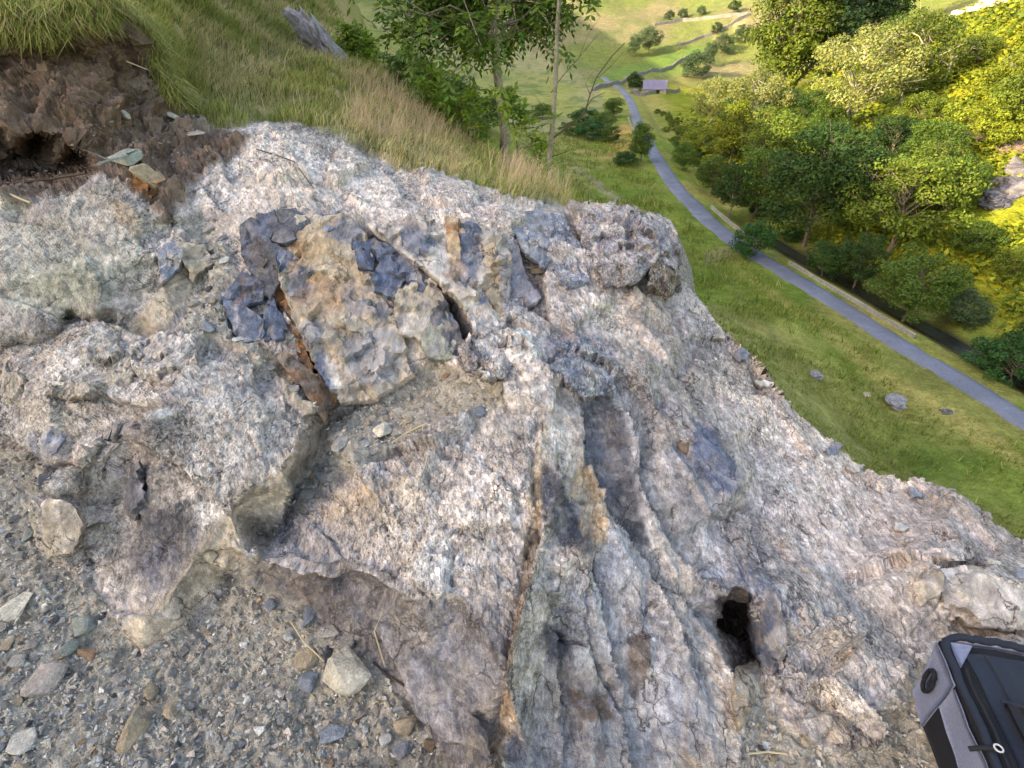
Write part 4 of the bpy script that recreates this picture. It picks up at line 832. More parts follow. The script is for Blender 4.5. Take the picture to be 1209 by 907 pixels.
def stone(px, py, w, h, c, label, group=None, mesh=None, sink=0.35, name='stone', parent=None):
    p, n = spot(px, py); t = (p - EYE) @ np.array([0, cs, -sn]); sx = w * 0.5 * t / F; sy = h * 0.5 * t / F
    me = mesh or random.choice(STONES)
    o = bpy.data.objects.new(name, me); col.objects.link(o)
    up = Vector(n); up = (up + Vector((0, 0, 1))).normalized(); fz = 0.62
    q = up.to_track_quat('Z', 'Y'); q = q @ Matrix.Rotation(random.uniform(-.45, .45) + random.choice((0, math.pi)), 3, 'Z').to_quaternion()
    # local y looks foreshortened from here: lengthen it by the viewing angle
    fore = max(0.45, abs(float(np.dot(np.array(up), (EYE - p) / np.linalg.norm(EYE - p)))))
    sz = min(sx, sy / fore) * random.uniform(.9, 1.15)
    o.rotation_mode = 'QUATERNION'; o.rotation_quaternion = q; k_ = 1.12 if group is None else 1.2; o.scale = (sx * k_, sy / fore * k_, sz * (1.15 if group is None else 1))
    o.location = Vector(p) + up * sz * (0.62 - sink)
    v = random.uniform(.85, 1.15); o.color = (*(s2l(*SC[c]) * v), 1)
    return tag(o, label, 'stone', group) if label else o
BIG = [
 (364,731,22,30,'blue','slim bluish grey stone standing by the foot of the dark block face'),
 (388,746,38,20,'pale','pale grey wedge stone leaning over the dark round stone'),
 (409,758,26,28,'grey','dull grey stone squeezed against the foot of the dark block face'),
 (385,772,18,22,'dark','dark slate pebble in the gap beside the large cream stone'),
 (363,780,30,30,'tan','orange-cream stone left of the dark slate pebble'),
 (418,797,72,64,'cream','large flat cream stone, biggest of the pile below the dark block'),
 (365,809,30,27,'blue','squarish bluish stone beside the large flat cream stone'),
 (394,871,36,30,'blue','dusty blue stone half sunk in the gravel below the cream stone'),
 (453,874,17,24,'white','small upright white pebble on the gravel near the dark block'),
 (475,884,30,18,'blue','flat bluish grey stone touching the white pebble'),
 (478,852,30,30,'tan','lumpy tan stone in the gravel corner under the dark block'),
 (499,864,20,24,'pale','pale knobbly stone against the dark block beside the lumpy tan one'),
 (507,880,20,20,'brown','small ochre-brown stone wedged under the dark block'),
 (156,861,48,52,'tan','large tan angular stone lying alone on the gravel'),
 (29,877,32,30,'pale','pale grey flat stone on the gravel beside smaller brown stones'),
 (95,743,40,24,'green','long greenish grey stone lying atop its shorter green neighbour'),
 (79,766,32,20,'green','short greenish grey stone under the long green one'),
 (22,722,48,28,'cream','flat cream slab stone lying flush in the gravel'),
 (57,803,54,40,'pink','broad pinkish stone half buried in the gravel'),
 (101,772,18,28,'rust','orange-brown upright stone next to the two greenish stones'),
 (205,840,26,20,'tan','tan stone just beyond the large tan angular stone'),
 (55,565,26,13,'dark','dark blue-black elongated pebble below the cracked ledge'),
 (152,204,42,26,'green','pale greenish boulder at the foot of the soil bank'),
 (165,228,34,24,'tan','tan stone with its end stained orange below the soil bank'),
 (188,226,20,20,'rust','bright orange stone beside the tan one under the soil bank'),
 (200,138,17,14,'white','white stone perched where the soil bank meets the grass'),
 (141,141,13,11,'pale','small pale stone stuck low in the soil bank'),
 (234,166,24,11,'pink','flat pinkish stone at the edge of the grass beside the ridge'),
 (806,533,24,28,'brown','brown stone lodged in the small hollow of the grey rib'),
 (452,514,26,16,'cream','cream pebble in the gully below the fractured face'),
 (593,462,14,30,'tan','narrow tan stone leaning under the knobbly boulder'),
 (568,455,20,12,'white','white chip lying in the gully beside the leaning tan stone'),
 (636,316,28,20,'brown','rusty brown stone caught in the notch below the blue slab'),
 (622,326,20,14,'tan','tan stone under the rusty brown one in the notch'),
 (1062,627,18,9,'white','white stone on the gravelly slope above the drop'),
 (1172,663,16,9,'white','white oval stone near the edge blocks above the bag'),
 (1203,678,20,14,'blue','blue-grey stone at the end of the edge blocks'),
 (872,752,18,12,'grey','grey stone lying inside the dark hole'),
 (958,847,12,10,'white','small white stone on the gravel below the dark hole'),
]
for k, (px_, py_, w, h, c, lb) in enumerate(BIG): stone(px_, py_, w, h, c, lb, None, STONES[k % len(STONES)])
# the many lesser stones of the gravel
cand = [(x_, y_) for x_, y_ in zip(rng.uniform(-10, 560, 9000), rng.uniform(520, 920, 9000))]
mg3 = m_grav.reshape(sh)
def gm(px, py): return mg3[int(np.argmin(np.abs(gy - py))), int(np.clip(np.searchsorted(gx, px), 0, nc - 1))]
placed = [(b[0], b[1], max(b[2], b[3]) * .5) for b in BIG]; cnt = 0
STF = [.55, .7, .45, .8, .6, .5, .75, .4, .65, .55]
LAND = [(418,797,'the large flat cream stone'),(156,861,'the large tan angular stone'),(88,755,'the two stacked greenish stones'),(57,803,'the broad half-buried pinkish stone'),(22,722,'the flat cream slab in the gravel'),(29,877,'the pale flat stone'),(394,871,'the dusty blue half-sunk stone'),(55,565,'the dark elongated pebble'),(490,865,'the dark block foot'),(240,740,'the nose of the big block'),(300,700,'the brown corner of the dark block'),(45,640,'the small pale knob of rock'),(280,830,'the open middle of the gravel')]
zones = [((-10, 560), (520, 915), 225), ((265, 600), (440, 690), 34), ((205, 390), (255, 495), 26), ((870, 1200), (820, 915), 14)]
wts = [('grey', .27), ('pale', .2), ('blue', .12), ('tan', .13), ('pink', .08), ('green', .07), ('white', .06), ('dark', .04), ('rust', .02)]
wn_ = [a for a, _ in wts]; wp = np.array([b for _, b in wts]); wp /= wp.sum()
for zi, (xr, yr, num) in enumerate(zones):
    k = tries = 0
    where = ('on the gravel below the crag', 'in the rubble gully beside the fractured face', 'in the rubble pocket beside the pale ridge', 'on the gritty ledge near the bag')[zi]
    while k < num and tries < 9000:
        tries += 1; px_, py_ = rng.uniform(*xr), rng.uniform(*yr)
        if gm(px_, py_) < .7: continue
        w = float(np.clip(rng.lognormal(2.42, .36), 7, 28)) * (1 if zi == 0 else .8); h = w * rng.uniform(.55, .95)
        if any((px_ - a) ** 2 + (py_ - b) ** 2 < (w * .5 + c) ** 2 for a, b, c in placed): continue
        c = str(rng.choice(wn_, p=wp)); placed.append((px_, py_, w * .5)); k += 1
        mi = random.randrange(len(STONES)); sw = 'tiny' if w < 9.5 else 'small' if w < 13 else 'fist-sized' if w > 18 else 'middling'; fw = 'flat' if STF[mi] < .52 else 'blocky' if STF[mi] > .68 else 'angular'
        lm = min(LAND, key=lambda q: (q[0] - px_) ** 2 + (q[1] - py_) ** 2) if zi == 0 else None
        near_w = f'near {lm[2]}' if lm and math.hypot(lm[0] - px_, lm[1] - py_) < 75 else where
        stone(px_, py_, w, h, c, f'{sw} {fw} {CW[c]} stone {near_w}', f'small {CW[c]} stones {where}', STONES[mi])

# grit and pebbles too small to pick apart
def scatter_mesh(name, pts, nrms, sizes, cols_, protos, mat, flat=1.0, parent=None):
    V, Fc, Cc = [], [], []; base = 0
    ids = rng.integers(0, len(protos), len(pts))
    for k, me in enumerate(protos):
        vv = np.empty(len(me.vertices) * 3, np.float32); me.vertices.foreach_get('co', vv); vv = vv.reshape(-1, 3)
        ff = np.empty(len(me.loops), np.int32); me.loops.foreach_get('vertex_index', ff); ff = ff.reshape(-1, 3)
        s = np.nonzero(ids == k)[0]
        if not len(s): continue
        a = rng.uniform(0, 2 * math.pi, len(s)); ca, sa = np.cos(a), np.sin(a)
        n = nrms[s] + rng.normal(0, .35, (len(s), 3)); n /= np.linalg.norm(n, axis=1)[:, None]
        tx = np.stack([ca, sa, 0 * a], -1); tx -= n * (tx * n).sum(1)[:, None]; tx /= np.linalg.norm(tx, axis=1)[:, None]; ty = np.cross(n, tx)
        sc_ = sizes[s][:, None] * rng.uniform(.65, 1.3, (len(s), 3))
        W = pts[s][:, None] + (vv[None, :, 0:1] * sc_[:, None, 0:1]) * tx[:, None] + (vv[None, :, 1:2] * sc_[:, None, 1:2]) * ty[:, None] + (vv[None, :, 2:3] * sc_[:, None, 2:3]) * n[:, None]
        V.append(W.reshape(-1, 3)); Cc.append(np.repeat(cols_[s], len(vv), 0)); Fc.append((ff[None] + (np.arange(len(s)) * len(vv))[:, None, None] + base).reshape(-1, 3)); base += len(s) * len(vv)
    return mesh_np(name, np.concatenate(V), np.concatenate(Fc), mat, parent, cols=np.concatenate(Cc), kind='stuff')
GRIT = [stone_mesh(s + 60, .7, 0.0, 8) for s in range(5)]
PAL = np.array([s2l(*SC[c]) for c in wn_])
ok = (PX > -330) & (PX < 1500) & (PY > 150) & (PY < 1080) & ~dead.ravel(); ok = ok * np.where((PX < -20) | (PX > 1230), 9 / 2 * .5, 1) * np.where(PY > 920, 2.0, 1)
def pick(weight, n):
    w = weight * ok * (1 / IB.ravel()) ** 2; return rng.choice(npt, n, p=w / w.sum())
for nm, weight, n, mu, lb in (('grit', m_grav ** 2, 19000, 0.0058, 'loose grit and pebbles covering the gravel ground'),
                              ('rubble', m_slope * rock * 1.0 + rock * smooth(.1, .5, f3) * .25, 7000, 0.0042, 'fine chips strewn over the gravelly slope and ledges of the crag'),
                              ('soil_crumbs', m_soil, 1500, 0.008, 'earth crumbs and small stones on the eroded soil bank')):
    s = pick(weight, n); pj = S[s] + rng.normal(0, .0035, (n, 3)); sz = np.clip(rng.lognormal(math.log(mu), .45, n), .0022, .016)
    cc_ = PAL[rng.choice(len(PAL), n, p=wp)] * rng.uniform(.8, 1.3, (n, 1))
    if nm == 'grit': cc_ = cc_ * .95 + s2l(186, 174, 154) * .18
    if nm == 'rubble': cc_ = cc_ * .5 + C[s, :3] * .6
    if nm == 'soil_crumbs': cc_ = cc_ * .3 + C[s, :3] * .7
    o = scatter_mesh(nm, pj, Nn[s], sz, cc_, GRIT, M['stone']); tag(o, lb, 'gravel' if nm != 'soil_crumbs' else 'soil')
# ------------------------------------------------------------------ vegetation
def tube_arrays(paths, sides=6):
    V, Fc = [], []; base = 0
    for pts, rad in paths:
        pts = np.array(pts, float); n = len(pts); tg = np.gradient(pts, axis=0); tg /= np.linalg.norm(tg, axis=1)[:, None] + 1e-9
        ref = np.where(np.abs(tg[:, 2:3]) > .9, [[1., 0, 0]], [[0, 0, 1.]]); a = np.cross(tg, ref); a /= np.linalg.norm(a, axis=1)[:, None] + 1e-9; b = np.cross(tg, a)
        th = np.arange(sides) / sides * 2 * math.pi
        ring = pts[:, None] + np.asarray(rad)[:, None, None] * (np.cos(th)[None, :, None] * a[:, None] + np.sin(th)[None, :, None] * b[:, None])
        ii = np.arange(n * sides).reshape(n, sides) + base; nx_ = np.roll(ii, -1, 1)
        Fc.append(np.stack([ii[:-1], nx_[:-1], nx_[1:], ii[1:]], -1).reshape(-1, 4)); V.append(ring.reshape(-1, 3)); base += n * sides
    return np.concatenate(V), np.concatenate(Fc)
def curve_path(a, b, r, wob, n=6, sag=0.0):
    t = np.linspace(0, 1, n)[:, None]; p = np.asarray(a) * (1 - t) + np.asarray(b) * t
    p[1:-1] += r.normal(0, wob, (n - 2, 3)); p[:, 2] += (4 * t * (1 - t))[:, 0] * sag; return p
def leaf_quads(c, nrm, size, r, asp=0.55, droop=0.0):
    """diamond leaves round centres c facing nrm"""
    n = len(c); nrm = nrm / (np.linalg.norm(nrm, axis=1)[:, None] + 1e-9)
    d = r.normal(0, 1, (n, 3)); d[:, 2] -= droop; d -= nrm * (d * nrm).sum(1)[:, None]; d /= np.linalg.norm(d, axis=1)[:, None] + 1e-9; s = np.cross(nrm, d)
    L = size[:, None]; V = np.stack([c - d * L, c + s * L * asp + nrm * L * .12, c + d * L, c - s * L * asp + nrm * L * .12], 1).reshape(-1, 3)
    Fc = np.arange(n * 4).reshape(n, 4); return V, np.concatenate([Fc[:, [0, 1, 3]], Fc[:, [1, 2, 3]]])
def broad_tree(seed, H=9.0, rx=0.38, rz=0.46, zc=0.54, clumps=44, leaves=10000, lsize=0.0145, rc=0.125, hollow=.45, trunk_r=0.02, lean=0.0):
    r = np.random.default_rng(seed); paths = []
    tz = zc * H + rz * H * .35; tp_ = curve_path((0, 0, -.3), (lean * H, r.normal(0, .03) * H, tz), r, .018 * H, 8)
    paths.append((tp_, np.linspace(trunk_r * H, trunk_r * H * .25, 8)))
    cen, rad = [], []
    while len(cen) < clumps:
        v = r.normal(0, 1, 3); v /= np.linalg.norm(v); k = r.uniform(hollow, 1.0) ** .7
        if v[2] < -.82: continue
        c = np.array([v[0] * rx, v[1] * rx, v[2] * rz]) * k * H * r.uniform(.82, 1.08) + [lean * H * .8, 0, zc * H]
        if any(np.linalg.norm(c - o) < rc * H * .75 for o in cen) and r.random() < .8: continue
        cen.append(c); rad.append(rc * H * r.uniform(.7, 1.25))
    for c in cen:
        hz = np.clip(c[2] - np.hypot(c[0], c[1]) * r.uniform(.5, .9), .2 * H, tz * .97); i = np.interp(hz, tp_[:, 2], np.arange(8)); b0 = np.array([np.interp(i, np.arange(8), tp_[:, k]) for k in range(3)])
        w = trunk_r * H * r.uniform(.28, .45); paths.append((curve_path(b0, c, r, .012 * H, 5, .03 * H), np.linspace(w, w * .25, 5)))
        for _ in range(2):
            e = c + r.normal(0, 1, 3) * rc * H * .55; paths.append((curve_path(c * .75 + b0 * .25, e, r, .006 * H, 3), np.linspace(w * .45, w * .12, 3)))
    tv, tf = tube_arrays(paths, 5)
    w = np.array(rad) ** 2; pk = r.choice(len(cen), leaves, p=w / w.sum()); cen = np.array(cen); rad = np.array(rad)
    v = r.normal(0, 1, (leaves, 3)); v /= np.linalg.norm(v, axis=1)[:, None]; v[:, 2] = np.abs(v[:, 2]) * np.where(r.random(leaves) < .72, 1, -1)
    pos = cen[pk] + v * (rad[pk] * r.uniform(.35, 1.0, leaves) ** .6)[:, None] * [1.05, 1.05, .72]
    nrm = v * .8 + np.array([0, 0, .5]) + r.normal(0, .5, (leaves, 3))
    lv, lf = leaf_quads(pos, nrm, lsize * H * r.uniform(.6, 1.35, leaves), r)
    tone = r.uniform(.72, 1.25, leaves) * r.uniform(.8, 1.2, len(cen))[pk]; hue = r.normal(0, .10, leaves)
    lc = np.stack([tone * (1 + hue), tone, tone * (1 - hue * .8)], -1).clip(.2, 2)
    return dict(t=(tv, tf), l=(lv, lf, np.repeat(lc, 4, 0)), H=H)
def ortho_mesh(nm, d, mat, cols=None):
    o = mesh_np(nm, d[0], d[1], mat, cols=cols); me = o.data; bpy.data.objects.remove(o); return me
class Kind: pass
def tree_kind(bark='bark', **kw):
    d = broad_tree(**kw); k = Kind(); k.trunk = ortho_mesh('trunk', d['t'], M[bark]); k.crown = ortho_mesh('crown', d['l'], M['leaf'], d['l'][2]); k.H = d['H']; return k
TK = dict(
 a=tree_kind(seed=1), b=tree_kind(seed=2, rx=.44, rz=.43, zc=.52, clumps=52, leaves=11000), c=tree_kind(seed=3, rx=.33, rz=.46, clumps=40, leaves=9000),
 pale=tree_kind(bark='palebark', seed=4, rx=.46, rz=.38, zc=.60, clumps=40, leaves=9500, rc=.12, hollow=.5), pale2=tree_kind(bark='palebark', seed=5, rx=.40, rz=.42, zc=.56, clumps=38, leaves=9000, rc=.12, hollow=.5),
 tall=tree_kind(seed=6, rx=.25, rz=.46, zc=.52, clumps=60, leaves=11000, rc=.10, lsize=.0135), tall2=tree_kind(seed=7, rx=.28, rz=.45, zc=.52, clumps=58, leaves=11000, rc=.105, lsize=.0135),
 bush=tree_kind(seed=8, H=3.0, rx=.54, rz=.50, zc=.50, clumps=46, leaves=8500, lsize=.022, rc=.16, trunk_r=.015), bush2=tree_kind(seed=9, H=3.0, rx=.68, rz=.44, zc=.42, clumps=44, leaves=7500, lsize=.024, rc=.16, trunk_r=.015),
 bare=tree_kind(bark='palebark', seed=10, rx=.36, rz=.30, zc=.68, clumps=16, leaves=700, rc=.10, hollow=.7, trunk_r=.028))
LEAF = dict(dark=(58,84,38), mid=(86,110,44), olive=(106,122,46), yellow=(132,142,48), pale=(142,146,82), deep=(58,96,46), blue=(84,104,70), conifer=(44,66,36))  # mid and dark kept low: shade of the lower trees is in the colour
def put_tree(px, py, top, kind, c, label, group, cat='tree', name='tree', at=None, h=None, wide=1.0):
    k = TK[kind]
    if at is None:
        hh = hit(px, py)
        if hh is None: return None
        p, t = hh; h = h or max(.8, (py - top) * t / F * 1.04)
    else: p = np.array(at, float)
    s = h / k.H; e = empty(name, p - [0, 0, .1], random.uniform(0, 6.28)); e.scale = (s * wide, s * wide, s * random.uniform(.94, 1.06))
    for nm, me in (('trunk', k.trunk), ('crown', k.crown)):
        o = bpy.data.objects.new(nm, me); col.objects.link(o); o.parent = e
        v = random.uniform(.85, 1.15); o.color = (*(s2l(*LEAF[c]) * v), 1) if nm == 'crown' else (1, 1, 1, 1)
    return tag(e, label, cat, group)
G1 = 'broadleaf trees on the slope across the road'
TREES = [  # base x, base y, top y, kind, colour, label
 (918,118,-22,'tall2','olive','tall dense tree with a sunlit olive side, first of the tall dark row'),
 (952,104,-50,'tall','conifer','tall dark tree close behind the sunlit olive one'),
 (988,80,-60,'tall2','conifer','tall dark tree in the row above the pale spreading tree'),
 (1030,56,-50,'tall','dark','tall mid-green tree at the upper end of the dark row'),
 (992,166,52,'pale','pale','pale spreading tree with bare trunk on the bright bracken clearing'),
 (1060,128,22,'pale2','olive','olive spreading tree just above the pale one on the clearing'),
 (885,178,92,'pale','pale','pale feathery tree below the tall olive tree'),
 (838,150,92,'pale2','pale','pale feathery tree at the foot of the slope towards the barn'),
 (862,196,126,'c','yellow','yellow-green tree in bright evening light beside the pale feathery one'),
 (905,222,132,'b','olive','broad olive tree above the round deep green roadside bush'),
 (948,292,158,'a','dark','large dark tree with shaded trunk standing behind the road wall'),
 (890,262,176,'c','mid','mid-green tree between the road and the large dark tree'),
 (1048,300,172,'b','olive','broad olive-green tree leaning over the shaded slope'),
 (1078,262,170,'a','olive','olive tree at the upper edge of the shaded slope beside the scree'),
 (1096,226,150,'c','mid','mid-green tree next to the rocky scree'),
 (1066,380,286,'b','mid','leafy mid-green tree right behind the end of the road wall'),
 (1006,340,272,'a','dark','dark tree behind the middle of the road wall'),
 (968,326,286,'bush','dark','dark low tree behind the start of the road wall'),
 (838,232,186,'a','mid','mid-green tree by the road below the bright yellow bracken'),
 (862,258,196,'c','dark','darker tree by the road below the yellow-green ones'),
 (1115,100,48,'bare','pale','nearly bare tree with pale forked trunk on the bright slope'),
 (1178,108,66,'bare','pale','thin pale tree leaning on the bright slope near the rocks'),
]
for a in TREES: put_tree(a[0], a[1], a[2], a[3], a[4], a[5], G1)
SH = [ (885,306,264,'bush','deep','round deep green bush beside the road wall',1.0),
 (1132,384,340,'bush','blue','rounded grey-green bush alone on the shaded grass',1.0),(1114,384,366,'bush','pale','small pale bush touching the grey-green one',1.0),
 (1190,452,394,'bush2','deep','low spreading dark bush beside the stream',1.2),(1168,430,398,'bush','mid','rounded bush behind the low one by the stream',1.0),
 (1215,420,380,'bush2','dark','dark bush at the upper side of the stream',1.1),
 (1150,176,116,'bush2','yellow','broad golden bush on the bright upper slope',1.1),(1192,160,92,'bush','olive','tall olive bush beside the golden one',1.0),
 (1082,150,108,'bush2','olive','olive bush above the shaded hollow on the bright slope',1.0),(1030,190,150,'bush2','mid','shaded green bush below the pale spreading tree',1.0),(1000,215,180,'bush2','mid','low green bush beside the fallen grey trunk',1.0),
 (1205,120,60,'bush2','yellow','golden bush on the slope under the pale rocks',1.0),(1150,80,40,'bush2','olive','olive bush below the pale rock band',1.0),(1090,60,22,'bush','yellow','golden bush beside the pale rock band',1.0),
 (940,190,150,'bush2','yellow','golden bush between the pale feathery trees',1.0),(960,240,205,'bush','olive','olive bush under the broad olive tree',1.0),(870,150,118,'bush2','olive','olive bush below the tall trees',1.0),
 (828,185,150,'bush2','yellow','bright golden bush near the bend of the road',1.1),(806,200,172,'bush','mid','green bush at the verge near the bend of the road',1.0),(1050,215,185,'bush','dark','dark bush in the shaded hollow',1.0),
 (1145,300,255,'bush2','mid','green bush on the shaded slope below the scree',1.0),(1190,330,292,'bush','olive','olive bush on the shaded slope above the yellow grass',1.0),
 (755,192,150,'tall','mid','slim tree at the kerb of the road bend',1.2),(748,108,88,'bush','dark','dark tree between the road and the barn',1.0),
 (766,64,34,'b','blue','blue-green copse tree beyond the barn fields',.95),(748,68,44,'c','blue','smaller copse tree beyond the barn fields',.95),
 (852,66,40,'b','blue','dark round tree in the hedgerow above the green field',.95),(836,76,54,'a','blue','tree in the hedgerow beside the dark round one',.95),(874,52,32,'a','blue','tree at the top of the hedgerow',1.1),(820,92,64,'bush','blue','low tree at the foot of the hedgerow',1.2),
 (866,16,2,'b','dark','single dark tree on the far pale pasture',1.1),(790,24,14,'bush','blue','bush in a row on the far pasture',1.1),(806,22,12,'bush','blue','larger bush in the row on the far pasture',1.1),(828,18,9,'bush','pink' if False else 'blue','lone round bush on the far pasture',1.1),(845,42,28,'a','blue','small tree on the lane through the pale field',1.1),
 (724,140,118,'a','mid','roadside tree in the thicket before the straw bank',1.4),(712,152,130,'b','mid','broad tree in the thicket before the straw bank',1.4),(700,165,140,'bush2','deep','dark bush at the foot of the thicket',1.2),(690,148,128,'bush2','deep','bush in the valley bottom behind the thin bare tree',1.2),(720,168,150,'bush','mid','bush at the lower end of the thicket',1.2),(676,160,142,'bush2','mid','low bush in the valley bottom',1.2),(738,196,178,'bush2','deep','green bush at the foot of the slope near the kerb tree',1.2),
 (560,150,128,'bush2','mid','dark green bush on the hillside behind the ash',1.3),(520,122,104,'bush2','mid','dark bush on the hillside edge behind the ash',1.3),(480,98,84,'bush2','mid','small dark bush on the hillside edge',1.3),(640,140,122,'bush2','mid','bush far behind the sapling',1.3),(600,120,104,'bush','mid','far bush behind the ash trunk',1.3)]
for a in SH:
    nm = 'tree' if 'tree' in a[5] else 'bush'
    put_tree(a[0], a[1], a[2], a[3], a[4], a[5], 'bushes and trees of the valley', nm, nm, wide=a[6])
# more trees and scrub filling the slope, chosen on the ground
filled = 0
while filled < 14:
    y_ = rng.uniform(38, 185); d_ = rng.uniform(10, 62); x_ = float(road_x(np.array([y_]))[0]) + d_ + max(0, y_ - 112) * .33
    g = float(terrain(np.array([x_]), np.array([y_]))[0]); v = np.array([x_, y_, g]) - EYE; dep = v[1] * cs - v[2] * sn; px_ = CX + F * v[0] / dep; py_ = CY + F * (-v[2] * cs - v[1] * sn) / dep
    if not (800 < px_ < 1260 and -30 < py_ < 400): continue
    if 985 < px_ < 1150 and 80 < py_ < 160: continue
    if px_ > 1110 and py_ > 60: continue
    if px_ > 1000 and py_ < 240 and rng.random() < .75: continue
    lit = py_ < 230; kd = str(rng.choice(['bush', 'bush2', 'bush2', 'bush2', 'c'])); c = str(rng.choice(['olive', 'yellow', 'pale', 'mid'] if lit else ['mid', 'dark', 'deep', 'olive']))  # sunlight in the crown colours: brighter on the upper slope, darker in shade below
    words = dict(olive='olive', yellow='golden green', pale='pale green', mid='mid-green', dark='dark green', deep='deep green')[c]; isb = kd.startswith('bush'); kw = 'bush' if isb else 'tree'
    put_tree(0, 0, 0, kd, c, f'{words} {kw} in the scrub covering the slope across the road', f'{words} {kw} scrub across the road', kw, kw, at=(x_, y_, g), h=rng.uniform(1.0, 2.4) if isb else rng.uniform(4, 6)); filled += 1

filled = 0
while filled < 16:                                       # the slope goes on beyond the frame
    y_ = rng.uniform(25, 120); d_ = rng.uniform(10, 60); x_ = float(road_x(np.array([y_]))[0]) + d_; g = float(terrain(np.array([x_]), np.array([y_]))[0]); v = np.array([x_, y_, g]) - EYE; dep = v[1] * cs - v[2] * sn; px_ = CX + F * v[0] / dep
    if not 1290 < px_ < 1650: continue
    put_tree(0, 0, 0, str(rng.choice(['a', 'b', 'bush2', 'pale2'])), str(rng.choice(['mid', 'olive', 'dark'])), 'tree further along the slope across the road, past the scree', 'trees further along the slope', at=(x_, y_, g), h=rng.uniform(2.5, 7)); filled += 1
filled = 0
while filled < 24:
    y_ = rng.uniform(44, 118); d_ = rng.uniform(10, 22); x_ = float(road_x(np.array([y_]))[0]) + d_
    g = float(terrain(np.array([x_]), np.array([y_]))[0]); v = np.array([x_, y_, g]) - EYE; dep = v[1] * cs - v[2] * sn; px_ = CX + F * v[0] / dep
    if px_ > 1105: continue
    c = str(rng.choice(['mid', 'dark', 'mid', 'olive'])); words = dict(olive='olive', mid='mid-green', dark='dark green')[c]
    kk_ = str(rng.choice(['a', 'b', 'c'])); hh_ = rng.uniform(4.5, 8.5); sz_ = 'tall' if hh_ > 7 else 'low' if hh_ < 5.6 else 'medium'; sp_ = dict(a='rounded', b='broad', c='narrow')[kk_]; wr_ = 'near the stream' if d_ < 14 else 'below the bright slope' if d_ > 18 else 'in the middle of the wood'
    put_tree(0, 0, 0, kk_, c, f'{sz_} {sp_} {words} tree of the roadside wood, {wr_}', f'{words} trees in the roadside wood', at=(x_, y_, g), h=hh_); filled += 1

for k in range(26):
    y_ = 52 + k * 4.6 + rng.uniform(-1.5, 1.5); x_ = float(road_x(np.array([y_]))[0]) + rng.uniform(5.2, 8.5); g = float(terrain(np.array([x_]), np.array([y_]))[0])
    put_tree(0, 0, 0, str(rng.choice(['bush', 'bush2'])), str(rng.choice(['mid', 'deep', 'olive'])), 'low leafy bush lining the stream below the road', 'bushes lining the stream', 'bush', 'bush', at=(x_, y_, g), h=rng.uniform(1.0, 2.2))
# bracken and tussocks: nobody could count them
def in_view(p, m=30, mr=0):
    v = p - EYE; dep = v[:, 1] * cs - v[:, 2] * sn; px = CX + F * v[:, 0] / dep; py = CY + F * (-v[:, 2] * cs - v[:, 1] * sn) / dep
    return (dep > 1) & (px > -m) & (px < 1209 + m + mr) & (py > -m) & (py < 907 + m), dep
n = 240000; yv = rng.uniform(25, 215, n); dv_ = rng.uniform(8.5, 95, n); yv = np.where((yv > 165) & (dv_ < 28), yv - 110, yv); xv = road_x(yv) + dv_; zv = terrain(xv, yv)
p = np.stack([xv, yv, zv], -1); v_, dep = in_view(p, 30, 280); nn = fbm(p * [1, 1, 0] / 6.0, 3, 61)
k = v_ & (nn + rng.uniform(-.3, .3, n) > -.05) & (rng.random(n) < np.clip(55 / dep, .2, 1)); p = p[k][:56000]; dep = dep[k][:56000]; nn = nn[k][:56000]
r_ = np.random.default_rng(5); m = len(p); sz = r_.uniform(.22, .5, m) * np.clip(dep / 70, .8, 1.8)
pc = np.repeat(p, 2, 0); pc[:, 2] += r_.uniform(.1, .7, 2 * m); pc[:, :2] += r_.normal(0, .3, (2 * m, 2))
lv, lf = leaf_quads(pc, r_.normal(0, .55, (2 * m, 3)) + [-.2, -.2, 1], np.repeat(sz, 2), r_, .5)
cb_ = np.where((r_.random(m) < .45)[:, None], s2l(148, 150, 46), s2l(116, 130, 42)); cb_ = np.where((r_.random(m) < .2)[:, None], s2l(84, 104, 38), cb_) * r_.uniform(.7, 1.25, (m, 1))
o = mesh_np('bracken', lv, lf, M['grass'], cols=np.repeat(cb_, 8, 0), kind='stuff'); tag(o, 'yellow-green bracken covering the slope across the road', 'bracken')

n = 200000; yv = rng.uniform(6, 130, n) ; dv_ = rng.uniform(-34, -2.6, n); xv = road_x(yv) + dv_; zv = terrain(xv, yv); p = np.stack([xv, yv, zv], -1); v_, dep = in_view(p)
k = v_ & (rng.random(n) < np.clip(36 / dep, .15, 1)) & (fbm(p * [1, 1, 0] / 3.0, 3, 66) + rng.uniform(-.4, .4, n) > -.05); p = p[k][:40000]; dep = dep[k][:40000]; m = len(p)
hgt = np.where(r_.random(m) < .15, r_.uniform(.2, .42, m), r_.uniform(.05, .18, m)) * np.clip(dep / 30, .6, 2); p = np.repeat(p, 4, 0); dep = np.repeat(dep, 4); hgt = np.repeat(hgt, 4) * r_.uniform(.6, 1.15, 4 * m); m *= 4; p[:, :2] += r_.normal(0, .12, (m, 2)) * np.clip(dep / 30, .6, 2)[:, None]; wd = hgt * .09 + .006; a = r_.uniform(0, math.pi, m); sd = np.stack([np.cos(a), np.sin(a), 0 * a], -1) * wd[:, None]
tipv = p + np.stack([r_.normal(.03, .35, m) * hgt, r_.normal(0, .35, m) * hgt, hgt], -1)
V = np.stack([p - sd - [0, 0, .05], p + sd - [0, 0, .05], tipv], 1).reshape(-1, 3); ct = np.where((r_.random(m) < .3)[:, None], s2l(168, 162, 92), s2l(130, 144, 64)); ct = np.where((r_.random(m) < .25)[:, None], s2l(90, 114, 48), ct) * r_.uniform(.75, 1.25, (m, 1))
